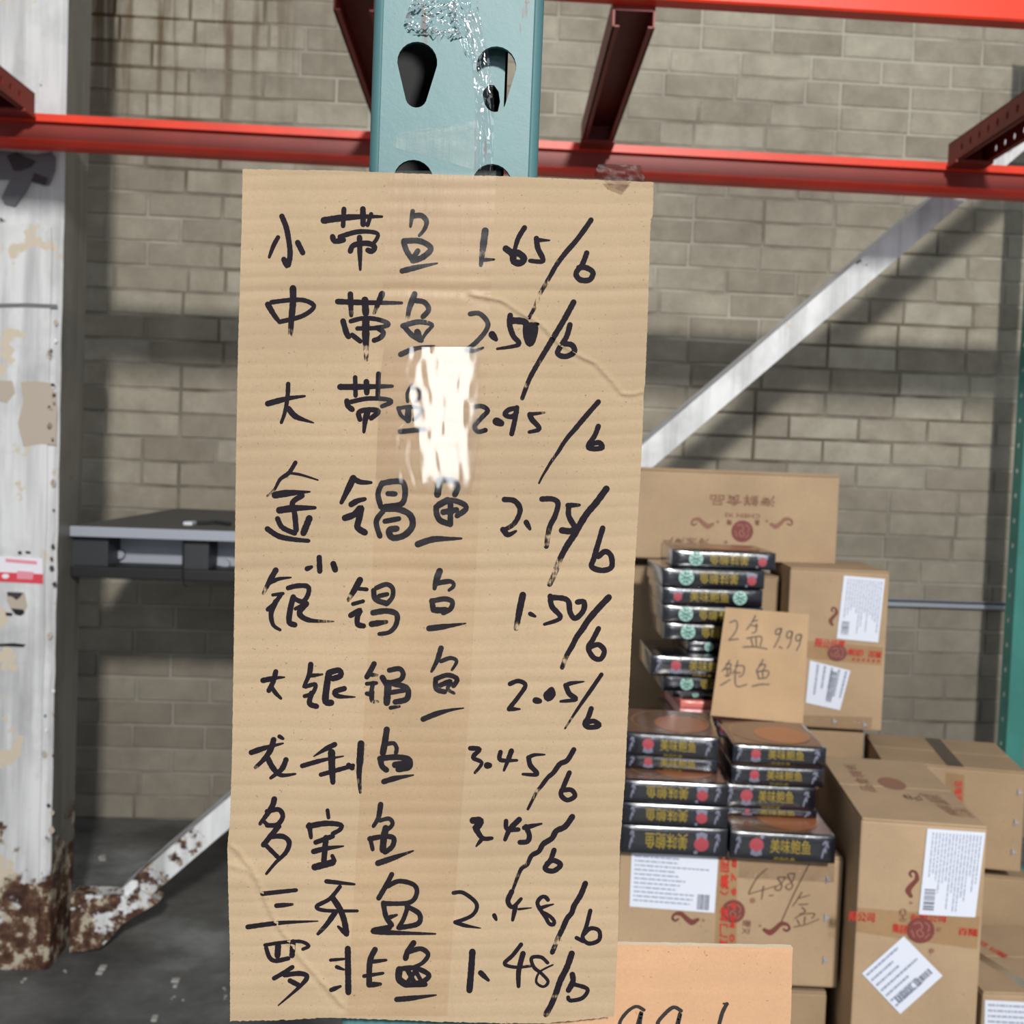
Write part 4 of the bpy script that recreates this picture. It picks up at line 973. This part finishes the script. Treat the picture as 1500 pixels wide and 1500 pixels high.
# bars on the diamond label
def diamond_bar():
    q = [Vector((*p, 0)) for p in ((1262, 1425), (1323, 1370), (1380, 1428), (1318, 1484))]; r = random.Random(2); ps = []
    u = .12
    while u < .88:
        l = r.uniform(.008, .03)
        if not (.48 < u < .54): ps.append(([(bil(q, a, b).x, bil(q, a, b).y) for a, b in ((u, .72), (u+l, .72), (u+l, .84), (u, .84))], [(3, 2, 1, 0)]))
        u += l+r.uniform(.008, .02)
    flatmesh(B_, 'barcode', ps, M['barcode'], .0030, L2)
diamond_bar()
# print on B's top face
def topmark(c, polys_uv, m, name='top_print', e=.0006):
    vs = []; fs = []
    for V, F in polys_uv:
        n = len(vs); vs += [(u*c['w'], v*c['d'], c['h']+e) for u, v in V]; fs += [tuple(i+n for i in f) for f in F]
    return link(name, mesh(vs, fs), m, c['o'])
def toptext(c, s, q4, m, name='top_print'):
    V, F = textmesh(s); q = [Vector((*p, 0)) for p in q4]
    return topmark(c, [([tuple(bil(q, u, 1-v)[:2]) for u, v in V], F)], m, name)
toptext(B_, '海鲜食品', [(.13, .82), (.21, .40), (.27, .40), (.19, .82)][::-1] and [(.17, .86), (.17, .40), (.30, .40), (.30, .86)], M['brownprint'])
topmark(B_, [([(.5+.12*math.cos(k*.314), .56+.10*math.sin(k*.314)) for k in range(20)], [tuple(range(20))])], M['brownprint'])
toptext(B_, '49包', [(.50, .30), (.66, .30), (.66, .40), (.50, .40)][::1], M['ink_faint2'])
toptext(B_, '冷冻食品\n保质期十八个月', [(.66, .44), (.96, .40), (.96, .10), (.78, .12)], M['brownprint'])

# --- K4 : right carton, K6 and K7 below it
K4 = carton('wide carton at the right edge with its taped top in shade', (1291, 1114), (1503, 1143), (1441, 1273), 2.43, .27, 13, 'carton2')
K4['b'] = 1
quadpart(K4, 'packing_tape', [(1385, 1131), (1413, 1135), (1411, 1190), (1383, 1188)], M['tape_brown'], .0012)
txt(K4, '百隆海', [(1397, 1177), (1397, 1144), (1411, 1144), (1411, 1177)][::1] and [(1409, 1143), (1409, 1174), (1398, 1174), (1398, 1143)], M['redtext'])
topmark(K4, [([(.46, 0), (.58, 0), (.58, 1), (.46, 1)], [(0, 1, 2, 3)])], M['tape_brown'], 'top_tape')
staples(K4, [(1493, 1160), (1488, 1204), (1484, 1247)])
zk = K4['o'].location.z
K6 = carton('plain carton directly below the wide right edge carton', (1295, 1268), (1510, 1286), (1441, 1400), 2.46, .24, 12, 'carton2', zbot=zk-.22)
zk6 = zk-.22
K7 = carton('lowest right carton with a white label in the bottom right corner', (1440, 1453), (1640, 1462), (1500, 1800), 2.02, .32, 2, zbot=.31)
label(K7, [(1442, 1464), (1560, 1470), (1558, 1560), (1440, 1555)], 10, None, 8)
topmark(K7, [([(.05, .9), (.12, .98), (.42, .1), (.35, .02)], [(0, 1, 2, 3)])], M['tape_brown'], 'top_tape')
toptext(K7, '百隆', [(.3, .75), (.42, .45), (.48, .5), (.36, .8)], M['redtext'])

# --- K2 : tall carton behind with two labels, K3 below it
K2 = carton('tall carton with two white labels behind the small price card', (1158, 831), (1303, 847), (1272, 1070), 2.61, .30, 7)
label(K2, [(1296, 848), (1286, 941), (1225, 935), (1236, 843)], 13, (.72, .74, .93, .92), 6)
label(K2, [(1245, 982), (1230, 1040), (1180, 1029), (1186, 967)], 5, None, 9)
def bars2():
    q = [Vector((*p, 0)) for p in ((1245, 982), (1230, 1040), (1180, 1029), (1186, 967))]; r = random.Random(2); ps = []; u = .12
    while u < .85:
        l = r.uniform(.01, .03); ps.append(([(bil(q, a, b).x, bil(q, a, b).y) for a, b in ((u, .30), (u+l, .30), (u+l, .46), (u, .46))], [(3, 2, 1, 0)])); u += l+.015
    flatmesh(K2, 'barcode', ps, M['barcode'], .0030)
bars2()
quadpart(K2, 'packing_tape', [(1148, 935), (1294, 948), (1291, 975), (1146, 960)], M['tape_brown'], .0012)
txt(K2, '限公司厦', [(1195, 934), (1238, 938), (1236, 952), (1193, 947)], M['redtext'], .0028)
txt(K2, '集团）百隆', [(1242, 949), (1292, 954), (1290, 964), (1240, 959)], M['redtext'], .0028)
txt(K2, '• • • • • •', [(1248, 963), (1288, 966), (1288, 970), (1248, 967)], M['redtext'], .0028)
seal(K2, 1226, 956, 14, 12, .003)
flourish(K2, 1221, 902, 13, math.pi/2, -1)
quadpart(K2, 'film_band', [(1135, 1046), (1278, 1050), (1276, 1068), (1134, 1062)], M['film'], .002)
staples(K2, [(1222, 1056), (1266, 1061)])
z2 = K2['o'].location.z
K3 = carton('short carton beneath the tall two-label carton', (1168, 1066), (1266, 1073), (1240, 1240), 2.63, .20, 4, 'carton2', zbot=z2-.34)

# --- K1 : wide carton on top of the back pile
K1 = carton('wide topmost carton printed upside down with maroon round stamp', (926, 686), (1231, 688), (1225, 827), 2.74, .30, 0)
q = MB(); q.box((.004, .0005, K1['h']-.002), (K1['w']-.004, .006, K1['h']+.004), .001); q.build('flap_edge', M['carton2'], K1['o'])
txt(K1, '海鲜食品', [(1135, 742), (1040, 740), (1040, 724), (1135, 726)], M['brownprint'])
txt(K1, 'CHEN XI', [(1113, 759), (1062, 757), (1062, 751), (1113, 753)], M['brownprint'])
txt(K1, '晨', [(1112, 769), (1105, 769), (1105, 761), (1112, 761)], M['brownprint']); txt(K1, '曦', [(1071, 769), (1064, 769), (1064, 761), (1071, 761)], M['brownprint'])
seal(K1, 1087, 778, 16)
flourish(K1, 1145, 765, 16, 0, 1, 'brownprint'); flourish(K1, 1028, 765, 16, 0, -1, 'brownprint')
flatmesh(K1, 'printed_dot', [circ(1051, 764, 2), circ(1123, 763, 2), circ(1063, 794, 2.5)], M['brownprint'], .0016)
txt(K1, '冷冻海产', [(1038, 798), (970, 796), (970, 786), (1038, 788)], M['brownprint'])
# cartons behind / left of the back stack
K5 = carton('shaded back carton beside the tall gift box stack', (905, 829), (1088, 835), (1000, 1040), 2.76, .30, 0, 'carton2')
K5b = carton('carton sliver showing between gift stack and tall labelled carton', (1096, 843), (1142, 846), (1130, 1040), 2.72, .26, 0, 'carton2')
# under them
z5 = min(K5['o'].location.z, K5b['o'].location.z)

# ================================================================== small price card
FC = Fr(P(1120, 1050, 2.255), math.radians(2))
card = thing('price_card', 'small cardboard price card leaning on the back gift box stack', 'card', FC.hit(1108, 1054))
cp = [(1067, 892), (1190, 902), (1176, 1060), (1041, 1048)]
lean = .10
def cardpt(x, y, e=0):
    p = FC.hit(x, y); base = FC.hit(1108, 1054); k = (p.z-base.z)*lean
    return p+Vector((0, k-e, 0))-base
q = [Vector((*p, 0)) for p in cp]; vs = []; fs = []
for side in (0, -.003):
    for j in range(9):
        for i in range(9): p = bil(q, i/8, j/8); vs.append(cardpt(p.x, p.y, side))
for j in range(8):
    for i in range(8):
        k = j*9+i; fs.append((k, k+9, k+10, k+1)); fs.append((81+k, 81+k+1, 81+k+10, 81+k+9))
lp = [j*9 for j in range(9)]+[72+i for i in range(1, 9)]+[j*9+8 for j in range(7, -1, -1)]+[i for i in range(7, 0, -1)]
for i in range(len(lp)): a, b = lp[i], lp[(i+1) % len(lp)]; fs.append((a, b, 81+b, 81+a))
link('card_sheet', mesh(vs, fs), M['sign_small'], card)
st = []; 
for pts in [[(648,952),(680,942),(688,975),(668,1015),(640,1045)],[(640,1047),(692,1042)],
  [(790,915),(770,950),(740,990)],[(775,945),(800,940)],[(770,968),(800,972)],[(795,960),(790,1000),(770,1010)],[(740,1038),(800,1028),(822,1035),(812,1078)],[(762,1042),(772,1082)],[(790,1038),(790,1078)],[(718,1086),(780,1084),(850,1096)],
  [(932,985),(905,990),(900,1015),(925,1010),(932,985),(915,1040),(888,1088)],[(918,1084),(932,1092)],[(988,1000),(965,1005),(962,1035),(985,1030),(992,1002),(980,1060),(962,1092)],[(1040,1018),(1015,1022),(1012,1050),(1035,1045),(1042,1020),(1030,1070),(1012,1105)],
  [(640,1158),(620,1190),(598,1215)],[(622,1178),(648,1178),(640,1200)],[(612,1205),(645,1205),(635,1240),(612,1240)],[(628,1200),(625,1245)],[(590,1292),(640,1262)],[(685,1160),(675,1200),(655,1230)],[(672,1188),(718,1190),(712,1235),(690,1245)],[(672,1215),(668,1270),(680,1300),(732,1288)],[(675,1225),(700,1225)],
  [(825,1155),(805,1190),(788,1212)],[(805,1182),(838,1182),(825,1210)],[(790,1218),(800,1258)],[(790,1220),(852,1215),(842,1250),(800,1256)],[(820,1215),(822,1255)],[(762,1298),(810,1288),(855,1288)]]:
    v, f, t = ribbon([(900+x*.266667, 660+y*.266667) for x, y in pts], 2.5, 2.1, 1.5, .1); st.append((v, f))
vs = []; fs = []
for k, (V, F) in enumerate(st):
    n = len(vs); vs += [cardpt(x, y, .0008) for x, y in V]; fs += [tuple(i+n for i in f) for f in F]
link('handwriting', mesh(vs, fs), M['ink_faint'], card)

# ================================================================== gift boxes
def giftbox(label, TL, TR, bot, Y, depth, rot, kind='right', group='black gift boxes', top=True, body='gift', look=None):
    fr = Fr(P(*TL, Y), math.radians(rot)); B = fr.hit(*TR); w = (B-fr.A).dot(fr.u); zb = fr.hit(*bot).z if not isinstance(bot, float) else bot; h = fr.A.z-zb
    o = thing('gift_box', label, 'gift box', (fr.A.x, fr.A.y, zb), -fr.phi, group)
    BG = .0034
    def yb(x, z): t = max(0, min(1, z/h)); s = max(0, min(1, x/w)); return -BG*(1-abs(2*t-1)**3)*min(1, s*14, (1-s)*14)
    bm = bmesh.new(); bmesh.ops.create_cube(bm, size=1)
    for v in bm.verts: v.co = Vector(((v.co.x+.5)*w, (v.co.y+.5)*depth, (v.co.z+.5)*(h-.0004)))
    bmesh.ops.bevel(bm, geom=bm.edges[:], offset=.003, segments=3, profile=.6, affect='EDGES')
    bmesh.ops.subdivide_edges(bm, edges=[e for e in bm.edges if e.calc_length() > .02 and max(e.verts[0].co.y, e.verts[1].co.y) < .001], cuts=12, use_grid_fill=True)
    for v in bm.verts:
        if v.co.y < .0035: v.co.y += yb(v.co.x, v.co.z)*(1-v.co.y/.0035)
    me = bpy.data.meshes.new('mesh'); bm.to_mesh(me); bm.free(); link('body', me, M[body], o, True)
    def fl(name, polys, m, e=.0006, par=None):
        vs = []; fs = []
        for V, F in polys: n = len(vs); vs += [(x*w, yb(x*w, z*h)-e, z*h) for x, z in V]; fs += [tuple(i+n for i in f) for f in F]
        return link(name, mesh(vs, fs), M[m], par or o)
    asp = w/h
    def disc(cx, cz, r): return ([(cx, cz)]+[(cx+r/asp*math.cos(k*.3927), cz+r*math.sin(k*.3927)) for k in range(16)], [(0, 1+k, 1+(k+1) % 16) for k in range(16)])
    def gold(u0, u1, z0, z1, flip=False, s='美味鲍鱼'):
        V, F = textmesh(s); fl('gold_lettering', [([(u0+(1-u if flip else u)*(u1-u0), z0+(1-v if flip else v)*(z1-z0)) for u, v in V], F)], 'gold')
    def emblem(cx, flip=False):
        f = -1 if flip else 1; e = fl('red_emblem', [disc(cx, .55+(.0 if not flip else -.1), .25)], 'redp', .0007)
        fl('emblem_ribbon', [([(cx-.055, .5-f*.30), (cx-.045, .5-f*.08), (cx, .5-f*.22), (cx+.045, .5-f*.08), (cx+.055, .5-f*.30), (cx, .5-f*.36)], [(0, 1, 2), (0, 2, 5), (2, 3, 4), (2, 4, 5)])], 'pinkw', .0009, e)
        fl('emblem_dot', [disc(cx+.05*f, .5+f*.34, .07)], 'pinkw', .0009, e)
    def swirl(cx, s=1):
        v, f, t = ribbon([(0, 0), (3, 6), (6, 4), (5, 9), (9, 12)], 3, 1, 1.5); v2, f2, t2 = ribbon([(1, 10), (5, 12), (9, 8)], 2, 2, 1.5)
        fl('white_swirl', [([(cx-.03*s+.006*s*x, .25+.045*y) for x, y in v], f), ([(cx-.03*s+.006*s*x, .25+.045*y) for x, y in v2], f2)], 'pinkw')
    def green(cx):
        e = fl('round_logo', [disc(cx, .5, .40)], 'green', .0006); st = []
        for a in range(4):
            t = a*.785+.3; d = (math.cos(t)*.33, math.sin(t)*.33); nx, nz = -math.sin(t)*.035, math.cos(t)*.035
            st.append(([(cx+(sx*d[0]+sn*nx)/asp, .5+sx*d[1]+sn*nz) for sx, sn in ((-1, -1), (1, -1), (1, 1), (-1, 1))], [(0, 1, 2, 3)]))
        fl('logo_spokes', st, 'greend', .0009, e)
    if kind == 'right': swirl(.08, .8); emblem(.25); gold(.38, .76, .30, .80); gold(.42, .62, .04, .16, s='珍品礼盒'); swirl(.90)
    elif kind == 'flip': swirl(.10, .7); gold(.22, .62, .22, .78, True); emblem(.75, True); swirl(.90, .8)
    elif kind == 'greenL': green(.23); gold(.36, .74, .2, .85, True); emblem(.87, True)
    elif kind == 'greenR': emblem(.15, True); gold(.27, .66, .2, .82); green(.77)
    if top:
        tpn = MB(); tpn.add([(.006, .006, h+.0002), (w-.006, .006, h+.0002), (w-.006, depth-.006, h+.0002), (.006, depth-.006, h+.0002)], [(0, 1, 2, 3)]); t = tpn.build('top_print', M['gift_top'], o)
        def el(cx, cy, rx, ry, e, m, nm):
            q = MB(); n = 28; q.add([(w*cx+w*rx*math.cos(6.2832*k/n), depth*cy+depth*ry*math.sin(6.2832*k/n), h+e) for k in range(n)], [tuple(range(n))]); q.build(nm, M[m], t)
        el(.5, .5, .44, .46, .0006, 'dishrim', 'plate_rim_print'); el(.5, .5, .42, .44, .0009, 'gift_top', 'plate_print'); el(.62, .42, .30, .34, .0012, 'dish', 'food_print')
    return dict(o=o, w=w, h=h, z=fr.A.z, zb=zb)
GL = 'left front column of black gift boxes'
GR = 'right front column of black gift boxes'
g = [
 ('topmost black gift box of the left front column', (916, 1072), (1053, 1086), (917, 1101), 2.05, 9, 'right'),
 ('second black gift box of the left front column, pinkish in glare', (916, 1102), (1052, 1113), (917, 1121), 2.07, 9, 'right'),
 ('third black gift box of the left front column, emblem upside down', (913, 1141), (1068, 1150), (914, 1173), 2.0, 5, 'flip'),
 ('fourth black gift box of the left front column', (912, 1174), (1067, 1184), (913, 1207), 2.0, 5, 'flip'),
 ('bottom black gift box of the left front column', (911, 1207), (1067, 1215), (912, 1240), 2.0, 4, 'flip')]
zprev = A_['o'].location.z+A_['h']
for lb, TL, TR, bt, Y, rot, kd in g[::-1]:
    r = giftbox(lb, TL, TR, zprev+.0008, Y, .215, rot, kd, GL); zprev = r['z']
g = [
 ('topmost black gift box of the right front column, dish picture on lid', (1073, 1089), (1211, 1098), (1074, 1121), 2.06, 5, 'right'),
 ('second black gift box of the right front column', (1071, 1120), (1208, 1127), (1071, 1148), 2.05, 4, 'right'),
 ('third black gift box of the right front column', (1060, 1147), (1195, 1157), (1066, 1180), 2.055, 4, 'right'),
 ('fourth black gift box of the right front column, bright in glare', (1060, 1180), (1197, 1188), (1068, 1199), 2.07, 4, 'right'),
 ('bottom black gift box of the right front column, white swirl at its right end', (1070, 1216), (1225, 1229), (1070, 1250), 1.985, 6, 'right')]
zprev = A_['o'].location.z+A_['h']
for lb, TL, TR, bt, Y, rot, kd in g[::-1]:
    r = giftbox(lb, TL, TR, zprev+.0008, Y, .205, rot, kd, GR); zprev = r['z']
topR = zprev
GB = 'tall back column of gift boxes'
g = [
 ('topmost gift box of the tall back column, gold lettering in white glare', (985, 804), (1137, 809), 2.38, 4, 'greenL', 'gift'),
 ('second gift box from the top of the tall back column', (971, 831), (1121, 832), 2.36, 1, 'greenL', 'gift'),
 ('third gift box from the top of the tall back column, green logo at right', (971, 859), (1118, 862), 2.36, 2, 'greenR', 'gift'),
 ('fourth gift box from the top of the tall back column', (971, 885), (1118, 889), 2.36, 2, 'greenL', 'gift'),
 ('fifth gift box from the top of the tall back column', (974, 911), (1122, 915), 2.37, 2, 'greenL', 'gift'),
 ('sixth gift box of the tall back column, set back to the right', (1008, 938), (1140, 941), 2.38, 2, 'greenL', 'gift'),
 ('seventh gift box of the tall back column, sticking out left', (954, 959), (1100, 964), 2.33, 3, 'right', 'gift'),
 ('eighth gift box of the tall back column', (972, 988), (1120, 991), 2.35, 2, 'greenL', 'gift'),
 ('ninth gift box of the tall back column, dark in shade', (985, 1010), (1130, 1013), 2.37, 2, 'greenL', 'gift'),
 ('pink gift box in the lower tall back column', (997, 1025), (1140, 1028), 2.35, 2, None, 'pink'),
 ('pale pink gift box below the pink one in the tall back column', (996, 1038), (1140, 1041), 2.35, 2, None, 'pink2'),
 ('dark gift box under the pale pink one', (985, 1051), (1135, 1054), 2.36, 2, 'right', 'gift'),
]
zs = [P(t[1][0], t[1][1], t[3]).z for t in g]
for i, t in enumerate(g):
    zb = zs[i+1]+.0008 if i+1 < len(g) else zs[i]-.04
    giftbox(t[0], t[1], t[2], zb, t[3], .215, t[4], t[5], GB, top=i in (0, 9, 10), body=t[6])
zback = zs[-1]-.04
# carton the tall column stands on
KS = carton('carton hidden under the tall back column of gift boxes', (980, 1075), (1150, 1078), (1060, 1240), 2.36, .23, 2, 'carton2', zbot=.78)
KS['o'].location.z = zback-.0008-KS['h']
S_Z = KS['o'].location.z
# ---- lower cartons that carry the visible ones down to the floor
def stackdown(c, n, m='carton2', label='carton at the foot of the pile, below the frame', group='cartons at the foot of the pile'):
    o = c['o']; zt = o.location.z; h = zt/n
    for k in range(n):
        b = thing('carton', label, 'carton', (o.location.x, o.location.y, k*h), o.rotation_euler.z, group)
        q = MB(); q.box((0, 0, 0), (c['w'], c['d'], h-.0008), .004); q.build('body', M[m], b)
for c, n in ((A2_, 1), (B_, 1), (K6, 2), (K7, 1), (K3, 2), (K5, 3), (K5b, 3), (KS, 2)): stackdown(c, n)
